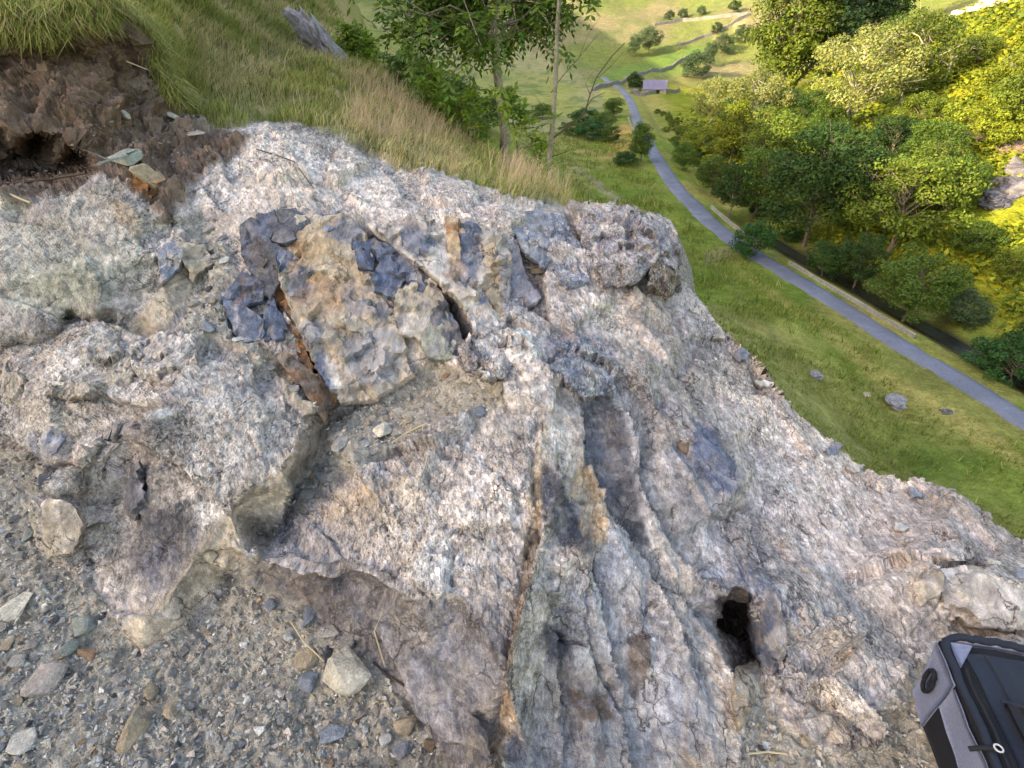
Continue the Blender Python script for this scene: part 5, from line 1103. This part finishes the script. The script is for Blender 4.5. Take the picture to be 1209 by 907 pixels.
o = mesh_np('meadow_tussocks', V, np.arange(3 * m).reshape(m, 3), M['grass'], cols=np.repeat(ct, 3, 0), kind='stuff'); tag(o, 'rough grass tussocks on the hillside pasture above the road', 'grass')

# ---- the grass on the near bank: blades in drooping tufts
def blades(name, base, nrm, hgt, wid, lean, cols_, seglean, label, parent=None):
    r = np.random.default_rng(len(base)); n = len(base); a = r.uniform(0, 2 * math.pi, n); side = np.stack([np.cos(a), np.sin(a), 0 * a], -1) * (wid * .5)[:, None]
    up = np.array([0, 0, 1.0]) * .9 + nrm * .25 + r.normal(0, .22, (n, 3)); up /= np.linalg.norm(up, axis=1)[:, None]
    p1 = base + up * (hgt * .5)[:, None] + lean * (hgt * .14)[:, None]; p2 = base + up * (hgt * .88)[:, None] + lean * (hgt * seglean)[:, None] - np.array([0, 0, 1]) * (hgt * seglean * .35)[:, None]
    V = np.stack([base - side, base + side, p1 - side * .8, p1 + side * .8, p2], 1).reshape(-1, 3); i = np.arange(n)[:, None] * 5
    Fc = np.concatenate([i + [0, 1, 3], i + [0, 3, 2], i + [2, 3, 4]]); cv_ = np.repeat(cols_[:, None], 5, 1) * np.array([.8, .8, 1, 1, 1.08])[None, :, None]
    o = mesh_np(name, V, Fc, M['grass'], cols=cv_.reshape(-1, 3), kind='stuff'); return tag(o, label, 'grass')
okg = (PX > -60) & (PX < 700) & (PY > -60) & ~dead.ravel()
cell = (1 / IB.ravel()) ** 1.5
tuft = fbm(Bp / .22, 2, 140); zone = fbm(Bp / .8, 3, 141); strawz = smooth(-.25, .25, zone)
def gpick(n, extra=1.0):
    w = m_grass ** 2 * okg * cell * smooth(-.7, .3, tuft) * extra; return rng.choice(npt, n, p=w / w.sum())
n = 95000; s = gpick(n); jit = rng.normal(0, .02, (n, 3)) * [1, 1, .3]; far_ = np.clip(1 / IB.ravel()[s] / 4.5, .8, 2.2)
hg = rng.uniform(.05, .15, n) * (1 + .5 * tuft[s]) * np.where(PY[s] > 100, .85, 1.1); ln = np.stack([rng.normal(.6, .5, n), rng.normal(-.35, .5, n), 0 * hg], -1)
gs = strawz[s][:, None]; cg = (s2l(162, 166, 96) * (1 - gs) + s2l(210, 196, 148) * gs) * rng.uniform(.65, 1.3, (n, 1)); cg = np.where((rng.random(n) < .14)[:, None], s2l(186, 170, 112) * rng.uniform(.8, 1.1, (n, 1)), cg); cg = np.where((rng.random(n) < .18)[:, None], s2l(88, 116, 42) * rng.uniform(.8, 1.1, (n, 1)), cg)
blades('bank_grass', S[s] + jit, Nn[s], hg, .0055 * far_, ln, cg, .45, 'green and straw grass growing on the bank above the crag')
n = 3600; s = gpick(n, .12 * smooth(150, 420, PX) * smooth(.0, .25, zone) + .06 * smooth(40, 200, PY) + .9 * ((PX > 590) & (PY > 190)) + .5 * ((PX > 410) & (PX < 560) & (PY > 95) & (PY < 175))); hg = rng.uniform(.10, .36, n); far_ = np.clip(1 / IB.ravel()[s] / 4.5, .8, 2.2)
blades('seeding_grass', S[s] + rng.normal(0, .03, (n, 3)) * [1, 1, .2], Nn[s], hg, .0035 * far_, np.stack([rng.normal(.3, .4, n), rng.normal(-.1, .4, n), 0 * hg], -1), np.where((rng.random(n) < .5)[:, None], s2l(208, 186, 150), s2l(192, 162, 142)) * rng.uniform(.8, 1.15, (n, 1)), .35, 'tall straw-coloured seeding grass stems on the bank')

crest = ((m_grass > .3) & (m_grass < .97) | (poly_mask([(-60, 20), (60, 32), (130, 6), (170, 30), (196, 80), (206, 140), (190, 130), (176, 70), (150, 30), (110, 34), (60, 52), (-60, 40)], 4, 6) > .5)) & (PX < 215) & (PY > 0) & (PY < 150)
s = rng.choice(np.nonzero(crest)[0], 5200); n = len(s); hg = rng.uniform(.06, .19, n)
blades('turf_fringe', S[s] + rng.normal(0, .015, (n, 3)), Nn[s] * 2.0, hg, np.full(n, .005), np.stack([rng.normal(.35, .5, n), rng.normal(-.6, .4, n), -.9 + 0 * hg], -1), np.where((rng.random(n) < .45)[:, None], s2l(176, 164, 108), s2l(126, 140, 64)) * rng.uniform(.6, 1.2, (n, 1)), .7, 'turf fringe hanging over the top of the soil bank')
# ---- the ash by the edge, its thin companions
def pinnate(r, base, d, L, n_pairs, lw):
    """one compound leaf: paired narrow leaflets on a rachis"""
    d = d / np.linalg.norm(d); s = np.cross(d, [0, 0, 1.0]); s /= np.linalg.norm(s) + 1e-9; nrm = np.cross(s, d); V, Fc = [], []
    for k in range(n_pairs + 1):
        t = .25 + .75 * k / n_pairs; c = base + d * L * t - np.array([0, 0, 1]) * L * .35 * t * t
        for sg in ((-1, 1) if k < n_pairs else (0,)):
            ld = d * (.55 if sg else 1) + s * sg * .85 - np.array([0, 0, .35]) + r.normal(0, .15, 3); ld /= np.linalg.norm(ld); ls = np.cross(ld, nrm + r.normal(0, .3, 3)); ls /= np.linalg.norm(ls) + 1e-9; ll = L * .42 * r.uniform(.8, 1.2)
            V += [c, c + ld * ll * .5 + ls * lw, c + ld * ll, c + ld * ll * .5 - ls * lw]
    return V
def leafy_tree(name, base, H, seed, lean, branches, leaves_per, leafL, lw, bark, lc, label, r0, zlo, blen, cat='tree', spread=(0, 0), group=None, zhi=.98):
    r = np.random.default_rng(seed); e = empty(name, base); tp_ = curve_path((0, 0, -.25), (lean[0], lean[1], H), r, .025 * H / 4, 9); paths = [(tp_, np.linspace(r0, r0 * .25, 9))]; LV = []; LT = []
    for _ in range(branches):
        z0 = r.uniform(zlo, zhi) * H; i = np.interp(z0, tp_[:, 2], np.arange(9)); b0 = np.array([np.interp(i, np.arange(9), tp_[:, k]) for k in range(3)])
        a = r.uniform(0, 2 * math.pi); ln_ = blen * (1.25 - .75 * (z0 / H)) * r.uniform(.55, 1.1); d = np.array([math.cos(a) + spread[0], math.sin(a) + spread[1], r.uniform(-.05, .55)]); d /= np.linalg.norm(d); e1 = b0 + d * ln_
        bp_ = curve_path(b0, e1, r, .03 * ln_, 5, .05 * ln_); paths.append((bp_, np.linspace(r0 * .22, .003, 5)))
        tw = [(b0 + (e1 - b0) * .55, e1)]
        for _ in range(3):
            q0 = b0 + (e1 - b0) * r.uniform(.3, .9); q1 = q0 + (d * .6 + r.normal(0, .6, 3)) * ln_ * .42; paths.append((curve_path(q0, q1, r, .01, 3), np.linspace(r0 * .08 + .002, .002, 3))); tw.append((q0, q1))
        for q0, q1 in tw:
            for _ in range(leaves_per):
                f = r.uniform(.25, 1.05); ld = (q1 - q0) / (np.linalg.norm(q1 - q0) + 1e-9) * .6 + r.normal(0, .7, 3); LV += pinnate(r, q0 + (q1 - q0) * f, ld, leafL * r.uniform(.7, 1.25), 3, lw); LT.append(r.uniform(.65, 1.35))
    tv, tf = tube_arrays(paths, 7); mesh_np('trunk', tv, tf, M[bark], e, smoothf=True)
    LV = np.array(LV); n = len(LV) // 4; i = np.arange(n)[:, None] * 4; Fc = np.concatenate([i + [0, 1, 3], i + [1, 2, 3]])
    tone = np.repeat(np.array(LT), 7)[:n]; hue = np.repeat(r.normal(0, .12, len(LT)), 7)[:n]; cc = np.stack([lc[0] * tone * (1 + hue), lc[1] * tone, lc[2] * tone], -1)
    o = mesh_np('crown', LV, Fc, M['leaf'], e, cols=np.repeat(cc, 4, 0)); o.color = (1, 1, 1, 1)
    return tag(e, label, cat, group)
def near_at(px, py, t): return at_t(px, py, np.array(t))
leafy_tree('ash_tree', near_at(592, 196, 7.3), 4.6, 3, (-.05, .1), 115, 7, .20, .020, 'ashbark', s2l(88, 114, 46), 'leafy young ash tree with pale trunk at the edge of the bank', .065, .28, 1.3, spread=(-.5, 0), zhi=.68)
for k, (px_, py_, t_, H_, nb, ll, sd, lb) in enumerate([
   (546, 184, 7.0, .75, 8, 5, 4, 'bright green leafy sapling under the ash, on the side of the grassy bank'), (576, 202, 6.9, .45, 12, 6, 5, 'low leafy growth around the foot of the ash trunk'),
   (618, 205, 6.4, .8, 7, 4, 6, 'slim green sapling between the ash and the thin bare tree'), (526, 166, 7.4, .7, 7, 4, 7, 'spreading sapling at the rim of the bank below the ash crown'), (425, 92, 8.6, .8, 12, 8, 8, 'bright green shrub beside the grey rock on the bank'),
   (520, 152, 7.6, .7, 10, 6, 9, 'low shrub among the seeding grass on the rim of the bank')]):
    leafy_tree('sapling', near_at(px_, py_, t_) - [0, 0, .05], H_, 20 + sd, (rng.normal(0, .1), 0), nb, ll, .15, .017, 'twig', s2l(112, 138, 50) if k != 1 else s2l(84, 116, 44), lb, .014, .15, H_ * .5, 'sapling')
# thin tree, dark dead branches to its right
e = empty('thin_tree', near_at(648, 204, 6.2)); r = np.random.default_rng(9)
tp_ = curve_path((0, 0, -.2), (.10, .05, 3.3), r, .012, 10); tv, tf = tube_arrays([(tp_, np.linspace(.027, .012, 10))], 7); mesh_np('trunk', tv, tf, M['ashbark'], e, smoothf=True)
def local_px(px, py, t): return near_at(px, py, t) - np.array(e.location)
pths = []
for chain, w in ([[(650,166),(672,148),(690,132),(697,112),(704,92),(722,68),(738,50)], .010], [[(690,132),(700,116),(714,108)], .006], [[(697,112),(692,98),(700,84)], .005], [[(704,92),(720,80),(736,62)], .004],
                 [[(650,185),(664,180),(676,177)], .006], [[(651,110),(664,90),(684,68),(706,42)], .005], [[(652,60),(640,48),(618,34)], .007], [[(654,30),(672,8),(690,-15)], .006], [[(650,140),(640,128),(632,112)], .004], [[(684,68),(696,40),(710,20)], .003]):
    pp = np.array([local_px(a, b, 6.2 - .1 * i / len(chain)) for i, (a, b) in enumerate(chain)]); pths.append((pp + r.normal(0, .006, pp.shape), np.linspace(w, w * .4, len(pp))))
tv, tf = tube_arrays(pths, 5); mesh_np('branches', tv, tf, M['twig'], e, smoothf=True)
tag(e, 'thin bare tree with dark dead branches at the edge of the bank', 'tree')
# ------------------------------------------------------------------ walls, barn, fence, boulders, bag
def zpt(px, py, z=ZR): return at_z(np.array(px, float), np.array(py, float), np.array(z, float))
def prism(name, mat, parent, verts, faces, cols=None):
    bm = bmesh.new(); vs_ = [bm.verts.new(v) for v in verts]
    for f in faces: bm.faces.new([vs_[i] for i in f])
    bmesh.ops.recalc_face_normals(bm, faces=bm.faces[:]); me = bpy.data.meshes.new(name); bm.to_mesh(me); bm.free(); me.materials.append(mat)
    o = bpy.data.objects.new(name, me); col.objects.link(o); o.parent = parent; return o
def box(name, mat, parent, c, s, rz=0, bev=0.0, rot=None):
    bm = bmesh.new(); bmesh.ops.create_cube(bm, size=1); bmesh.ops.scale(bm, vec=s, verts=bm.verts[:])
    if bev: bmesh.ops.bevel(bm, geom=bm.edges[:], offset=bev, segments=2, affect='EDGES', profile=.5)
    me = bpy.data.meshes.new(name); bm.to_mesh(me); bm.free(); me.materials.append(mat); o = bpy.data.objects.new(name, me); col.objects.link(o)
    o.location = c; o.rotation_euler = rot or (0, 0, rz); o.parent = parent; return o
M['palewall'] = plain_mat('pale_wall_stone', s2l(150, 146, 138), .95, [(1.2, .75, 1.25), (6, .7, 1.3)], [(3, .15)])
ya, yb = zpt(1076, 400)[1], zpt(906, 312)[1]
stone_wall('road_wall', off_road(ya, yb, 1.75), .36, .17, M['palewall'], 'long low pale stone wall along the far side of the road', 'wall')
stone_wall('road_wall', off_road(zpt(866, 290)[1], zpt(832, 246)[1], 1.9), .45, .24, M['palewall'], 'short low pale wall beyond the round bush at the road bend', 'wall')
stone_wall('road_wall', off_road(zpt(748, 172)[1], zpt(736, 140)[1], -2.1), .45, .3, M['palewall'], 'pale kerb wall on the near side of the road by the straw bank', 'wall')
for pix, lb in (([(742, 93), (770, 84), (800, 74), (838, 61)], 'dark dry stone wall between the two green fields behind the barn'),
                ([(800, 55), (830, 44), (860, 32), (884, 18)], 'dry stone wall above the pale field on the far slope'),
                ([(744, 111), (762, 113), (786, 110), (802, 108)], 'dry stone wall in front of the barn'),
                ([(772, 31), (805, 25), (850, 21), (885, 18)], 'far dry stone wall running under the row of bushes'),
                ([(700, 108), (722, 101), (742, 93)], 'dry stone wall left of the green field towards the road')):
    stone_wall('dry_stone_wall', [hit(a, b)[0][:2] for a, b in pix], 1.25, .7, M['drywall'], lb, 'wall', step=1.6)
# barn
bp_, bt = hit(772, 110); mm = bt / F; L_ = 26 * mm; Wd = L_ * .55; hw = 6.0 * mm; hr = 13.5 * mm
barn = empty('stone_barn', bp_ - [0, 0, .2], R(-8)); tag(barn, 'small stone barn with lavender slate roof beside the road', 'barn')
M['barnwall'] = plain_mat('barn_stone', s2l(160, 150, 140), .9, [(.8, .75, 1.2), (4, .7, 1.3)], [(3, .1)]); M['slate'] = plain_mat('slate_roof', s2l(122, 118, 146), .6, [(.5, .85, 1.15), (4, .85, 1.15)], [(3, .05)])
a, b = L_ / 2, Wd / 2; a2, b2 = a + .2, b + .35; k_ = (hr - hw) / b; zo = hw - .35 * k_
prism('wall', M['barnwall'], barn, [(-a,-b,0),(a,-b,0),(a,b,0),(-a,b,0),(-a,-b,hw),(a,-b,hw),(a,b,hw),(-a,b,hw),(-a,0,hr),(a,0,hr)], [(0,1,5,4),(2,3,7,6),(1,2,6,9,5),(3,0,4,8,7),(0,3,2,1),(4,5,9,8),(6,7,8,9)])
for sg in (-1, 1):
    rf = prism('roof', M['slate'], barn, [(-a2,sg*b2,zo+.05),(a2,sg*b2,zo+.05),(a2,0,hr+.06),(-a2,0,hr+.06),(-a2,sg*b2,zo+.25),(a2,sg*b2,zo+.25),(a2,0,hr+.28),(-a2,0,hr+.28)], [(0,1,2,3),(4,5,6,7),(0,1,5,4),(1,2,6,5),(2,3,7,6),(3,0,4,7)])
M['dark'] = plain_mat('dark_opening', (.02, .02, .02), .8)
box('door', M['dark'], barn, (a * .25, -b - .02, hw * .38), (1.5, .08, hw * .75)); box('window', M['dark'], barn, (-a * .45, -b - .02, hw * .55), (.7, .08, .7)); box('window', M['dark'], barn, (-a - .02, 0, hw * 1.1), (.08, .6, .9))
box('lean_to', M['slate'], barn, (-a - 2.6, -b * .6, .6), (2.2, 1.6, 1.4))
# fence below the crag
M['post'] = plain_mat('weathered_wood', s2l(132, 120, 104), .9, [(4, .7, 1.3)]); M['wire'] = plain_mat('fence_wire', s2l(150, 148, 142), .5)
f0, f1_ = hit(831, 313)[0], hit(859, 305)[0]; fe = empty('wire_fence', f0); tag(fe, 'short wire fence with wooden posts on the pasture near the round bush', 'fence')
for k in range(5):
    q = f0 + (f1_ - f0) * k / 4; q[2] = float(terrain(q[0:1], q[1:2])[0]); o = box('post', M['post'], fe, Vector(q - f0) + Vector((0, 0, .55)), (.13, .13, 1.3), .3, .02)
tv, tf = tube_arrays([(np.array([f0, (f0 + f1_) / 2, f1_]) - f0 + [0, 0, z_], [.012] * 3) for z_ in (.3, .6, .9, 1.1)], 4); mesh_np('wire', tv, tf, M['wire'], fe)
# boulders on the pasture, rock ribs on the bank, far outcrops
def boulder(p, size, seed, mat_c, label, name='boulder', flat=.6, cat='boulder', group=None, streak=False):
    bm = bmesh.new(); bmesh.ops.create_icosphere(bm, subdivisions=4, radius=1); V = np.array([v.co[:] for v in bm.verts]); Fc = np.array([[v.index for v in f.verts] for f in bm.faces]); bm.free()
    q = V * ([2.6, 1.0, .8] if streak else [1, 1, 1]); r_ = 1 + facet(q * 1.1 + seed, seed, 1.0)[0] * .42 + facet(q * 3.1 + seed, seed + 5, 1.0)[0] * .10 + fbm(V * 2.2 + seed, 3, seed) * .10
    V = V * r_[:, None] * size * [1, 1, flat]; cc = s2l(*mat_c)[None] * (0.75 + .5 * facet(q * 3.1 + seed, seed + 5)[2])[:, None]
    m_ = smooth(.1, .4, fbm(q * 3, 4, seed + 2))[:, None] * .35; cc = cc * (1 - m_) + s2l(186, 180, 174) * m_
    o = mesh_np(name, V, Fc, M['boulderm'], cols=cc); o.location = p; return tag(o, label, cat, group)
M['boulderm'] = attr_mat('boulder_rock', [(3, .75, 1.25), (14, .7, 1.3)], [(5, .08), (25, .02)], .88, .25)
boulder(hit(1058, 476)[0] + [0, 0, .1], 1.0 * hit(1058, 476)[1] / F * 13, 3, (150, 146, 152), 'grey boulder lying in the pasture between the crag and the road', flat=.5)
boulder(hit(963, 444)[0], hit(963, 444)[1] / F * 8, 9, (142, 138, 140), 'smaller grey rock in the pasture beside the rough ground', flat=.5)
boulder(hit(1022, 466)[0], hit(1022, 466)[1] / F * 5, 12, (196, 180, 150), 'little pale rock in the pasture beside the grey boulder', flat=.4)
boulder(hit(1118, 486)[0], hit(1118, 486)[1] / F * 6, 15, (96, 98, 100), 'dark rock in the pale hollow by the road', flat=.4)
for k, (px_, py_, w, lb, c_) in enumerate([(1196, 224, 30, 'grey scree rock at the side of the slope', (104, 100, 108)), (1216, 205, 28, 'upper grey scree rock on the slope', (110, 104, 106)), (1178, 234, 18, 'lower grey scree rock on the slope', (96, 94, 102)), (1200, 178, 24, 'pinkish rock above the grey scree', (142, 118, 104)),
     (1110, 32, 14, 'pale rock at the lower end of the rock band on the bright slope', (196, 180, 156)), (1138, 20, 14, 'pale rock in the middle of the rock band on the bright slope', (200, 186, 164)), (1165, 8, 15, 'pale rock high in the rock band on the bright slope', (196, 182, 160)), (1190, 0, 12, 'highest pale rock of the band on the bright slope', (190, 176, 156))]):
    h_ = hit(px_, py_); boulder(h_[0] - [0, 0, .3], h_[1] / F * w, 40 + k * 3, c_, lb, 'outcrop_rock', .6, 'rock', 'rocks showing on the slope across the road')
pb = near_at(384, 62, 8.0)
re = empty('rock_rib', near_at(388, 80, 7.9)); tag(re, 'grey layered rock rib of leaning slabs standing out of the grassy bank', 'rock')
for k, (px_, py_, L_s, W_s, T_s) in enumerate([(372, 50, .30, .22, .10), (384, 62, .38, .26, .10), (396, 70, .42, .24, .09), (408, 84, .36, .22, .09), (416, 98, .28, .2, .08), (380, 78, .3, .2, .08)]):
    o = boulder((0, 0, 0), 1.0, 71 + k * 3, (172, 168, 178), 'x', 'slab', 1.0, 'rock', None, True)
    for key in ('label', 'category'): del o[key]
    o.data.materials[0] = M['rock']; o.parent = re; o.location = near_at(px_, py_, 7.35 + .04 * k) - np.array(re.location); o.scale = (L_s * 1.15, W_s * 1.2, T_s * 1.25); o.rotation_euler = (R(-18 + 6 * k), R(52 + 4 * (k % 3)), R(8))
boulder(near_at(320, 72, 6.2), .12, 77, (126, 108, 102), 'small brown rock showing through the grass of the bank', 'rock_rib', .7, 'rock', None, True).rotation_euler = (0, R(35), 0)
# dry twigs and stalks
M['stalk'] = plain_mat('dry_stalk', s2l(196, 180, 148), .8)
def stalk(pix, w, mat, label, lift=.012, name='dry_stalk'):
    pts = []
    for a, b in pix: q, n_ = spot(a, b); pts.append(q + n_ * lift)
    pts = np.array(pts); o_ = pts[0].copy(); tv, tf = tube_arrays([(pts - o_, np.full(len(pts), w))], 5); o = mesh_np(name, tv, tf, mat); o.location = o_; return tag(o, label, 'twig')
stalk([(455, 714), (453, 740), (453, 788)], .0022, M['stalk'], 'thin pale stalk standing against the dark block face')
stalk([(440, 782), (458, 798), (478, 812)], .004, M['twig'], 'brown twig lying at the foot of the dark block face', .006)
stalk([(346, 742), (366, 762), (388, 786)], .0022, M['stalk'], 'pale straw lying across the stones by the cream stone', .03)
stalk([(462, 528), (484, 516), (506, 504)], .003, M['stalk'], 'pale stick lying in the gully below the fractured face', .012)
stalk([(0, 222), (60, 219), (110, 216)], .006, M['twig'], 'brown root lying along the foot of the soil bank', .02, 'root')
stalk([(8, 232), (28, 241), (40, 245)], .005, M['stalk'], 'short dry stick below the soil bank', .02)
stalk([(880, 892), (905, 889), (928, 890)], .0025, M['stalk'], 'pale stalk on the grit below the dark hole', .008)
stalk([(146, 80), (170, 86), (198, 98), (206, 120)], .003, M['stalk'], 'yellow bent grass stalk hanging over the soil bank', .05)
stalk([(304, 180), (330, 192), (352, 205), (370, 220)], .003, M['twig'], 'dark thin twig lying over the pale ridge', .008)

roots = []
for k in range(34):
    a_, b_ = rng.uniform(2, 165), rng.uniform(50, 190); q, n_ = spot(a_, b_); L_r = rng.uniform(.06, .2); dd = np.array([rng.normal(.2, .5), -.25, -1.0]); dd /= np.linalg.norm(dd)
    pts = np.array([q + n_ * (.004 + .05 * math.sin(math.pi * t_)) + dd * L_r * t_ + rng.normal(0, .006, 3) for t_ in np.linspace(0, 1, 6)]); roots.append((pts, np.linspace(rng.uniform(.0015, .004), .0008, 6)))
tv, tf = tube_arrays(roots, 4); o = mesh_np('rootlets', tv, tf, M['twig'], near['soil_bank'], kind='stuff')
# ---- the bag
Mb = dict(black=plain_mat('black_nylon', (.012, .013, .018), .75, [(120, .8, 1.2)], [(500, .0006)], .3), navy=plain_mat('navy_nylon', (.016, .021, .036), .7, [(100, .85, 1.15)], [(450, .0006)], .3),
          grey=plain_mat('grey_canvas', s2l(120, 126, 150), .9, [(150, .85, 1.15)], [(600, .0006)], .2), metal=plain_mat('zip_metal', (.5, .5, .52), .35, spec=.6))
M.update(Mb)
zb = -.06
c0 = at_z(1078., 824., zb); c1 = at_z(1111., 757., zb + .20)           # near corner on the ground / rim corner above it
ax_ = at_z(1186., 925., zb + .20) - c1; ax_[2] = 0; ax_ /= np.linalg.norm(ax_)          # along the bag, towards the camera
bx = np.array([-ax_[1], ax_[0], 0.0]); bx = bx if bx[0] > 0 else -bx            # across the bag, to the right
org = c0.copy(); lean_ = (c1 - c0); lean_[2] = 0; la, lb_ = lean_ @ ax_, lean_ @ bx
bag = empty('backpack', org); tag(bag, 'black and grey backpack lying on the gritty ledge', 'backpack')
LB, WB, HB = .46, .30, .20
def bl(a, b, h):  # bag coordinates (fractions of height h in 0..1) to local
    k = h; return ax_ * (a + la * k * max(0, 1 - a / .12)) + bx * (b + lb_ * k * (1 if b < .1 else .3)) + np.array([0, 0, 1]) * HB * h
def grid_part(name, fn, nu, nv, mat, thick=.004, wr=.0025, seed=0):
    u, v = np.meshgrid(np.linspace(0, 1, nu), np.linspace(0, 1, nv)); P_ = np.array([fn(a, b) for a, b in zip(u.ravel(), v.ravel())])
    G = P_.reshape(nv, nu, 3); n_ = np.cross(np.gradient(G, axis=1), np.gradient(G, axis=0)); n_ /= np.linalg.norm(n_, axis=2)[..., None] + 1e-9
    n_ = n_.reshape(-1, 3); cen = bl(LB / 2, WB / 2, .4); sgn = np.sign(((P_ - cen) * n_).sum()); n_ = n_ * sgn
    P_ = P_ + n_ * (fbm(P_ / .06 + seed, 3, seed) * wr)[:, None]
    i = np.arange(nu * nv).reshape(nv, nu); q = np.stack([i[:-1, :-1], i[:-1, 1:], i[1:, 1:], i[1:, :-1]], -1).reshape(-1, 4)
    bk = P_ - n_ * thick; e1 = np.concatenate([i[0], i[1:, -1], i[-1, -2::-1], i[-2:0:-1, 0]]); e2 = np.roll(e1, -1); m_ = nu * nv
    F_ = np.concatenate([q, q[:, ::-1] + m_, np.stack([e1, e2, e2 + m_, e1 + m_], -1)])
    o = mesh_np(name, np.concatenate([P_, bk]), F_, mat, bag, smoothf=True); return o
def rim(a): return 1.0 - .10 * smooth(0, .05, .05 - a) 
# body: rounded shell
def body_fn(u, v):
    th = v * 1.0; a = -.005 + u * LB; prof = [(-.002, 0), (-.004, .55), (.004, .93), (.03, 1.0), (WB * .5, 1.045), (WB - .03, 1.0), (WB - .004, .9), (WB, .4), (WB - .01, 0)]
    k = th * (len(prof) - 1); i = min(int(k), len(prof) - 2); f = k - i; b_ = prof[i][0] * (1 - f) + prof[i + 1][0] * f; h_ = prof[i][1] * (1 - f) + prof[i + 1][1] * f
    e_ = max(0, 1 - u / .10); e_ = e_ * e_; return bl(a + .0 * e_, b_ + (WB * .5 - b_) * .06 * e_, h_ * (1 - .06 * e_))
body = grid_part('body', body_fn, 26, 49, M['black'], .01, .003, 3)
# top end cap
def cap_fn(u, v):
    b_ = u * WB; return bl(-.008 - .012 * math.sin(math.pi * u) * math.sin(math.pi * v), b_, v * (.96 + .05 * math.sin(math.pi * u)))
grid_part('top_panel', cap_fn, 14, 10, M['grey'], .006, .003, 5)
def side_pt(a, h): return bl(a, -.009, h)
grid_part('side_panel', lambda u, v: side_pt(.0 + u * .085, .02 + v * .93), 8, 10, M['grey'], .006, .005, 7)
grid_part('side_stripe', lambda u, v: side_pt(.09 + u * (LB - .09), .42 + .10 * math.exp(-u * 9) + v * (.46 - .06 * math.exp(-u * 9))), 24, 8, M['grey'], .005, .006, 9)
# rim piping along the front edge, round the top corner
def tubepart(name, pts, rad, mat, parent=bag, sides=8, closed=False):
    pts = np.array(pts); tv, tf = tube_arrays([(pts, np.full(len(pts), rad))], sides); return mesh_np(name, tv, tf, mat, parent, smoothf=True)
rp = [bl(a, .004, .985) for a in np.linspace(LB, .03, 18)] + [bl(.012, .004, .99), bl(-.004, .012, .99), bl(-.010, .03, 1.0)] + [bl(-.012, b_, 1.0 + .05 * math.sin(math.pi * b_ / WB)) for b_ in np.linspace(.05, WB - .02, 14)]
rp = [q_ + rng.normal(0, .0016, 3) for q_ in rp]
pipe = tubepart('rim_piping', rp, .0105, M['navy'])
tubepart('zip', [p_ + bx * .022 + np.array([0, 0, .007]) for p_ in rp[:17]], .005, M['black'], pipe)
# front panel with its grey corner patch and pocket
grid_part('front_panel', lambda u, v: bl(.02 + u * (LB - .03), .045 + v * (WB - .08), 1.035 + .10 * math.sin(math.pi * v) * math.sin(math.pi * min(1, u * 1.2 + .05))), 30, 24, M['navy'], .008, .010, 11)
grid_part('corner_patch', lambda u, v: bl(.004 + u * .05 * (1 - v), .018 + v * .055, 1.035 + .01 * v), 6, 6, M['grey'], .006, .001, 13)
grid_part('front_pocket', lambda u, v: bl(.12 + .03 * v + u * (LB - .16), .07 + v * (WB - .12), 1.14 + .09 * math.sin(math.pi * v) * math.sin(math.pi * min(1, u * 1.1 + .08))), 20, 14, M['black'], .02, .011, 15)
tubepart('pocket_zip', [bl(.115 + .03 * v, .065 + v * (WB - .11), 1.11 + .05 * math.sin(math.pi * v)) for v in np.linspace(0, 1, 12)], .005, M['navy'])
# haul loop on the grey side panel, zip puller
lp = [side_pt(.040 + .014 * math.cos(t_), .58 + .17 * math.sin(t_)) - bx * (.010) for t_ in np.linspace(0, 2 * math.pi, 17)]
tubepart('grab_loop', lp, .006, M['black']); grid_part('loop_pad', lambda u, v: side_pt(.032 + u * .016, .46 + v * .24) - bx * .004, 5, 5, M['navy'], .004, .001, 17)
pl = bl(.235, .012, 1.0)
tubepart('zip_puller', [pl - bx * .004 + np.array([0, 0, .012]), pl - bx * .03 + np.array([0, 0, .004]), pl - bx * .052 - np.array([0, 0, .012])], .006, M['black']); 
tubepart('puller_ring', [pl + ax_ * .009 * math.cos(t_) + bx * .009 * math.sin(t_) + np.array([0, 0, .016]) for t_ in np.linspace(0, 2 * math.pi, 13)], .0022, M['metal'])
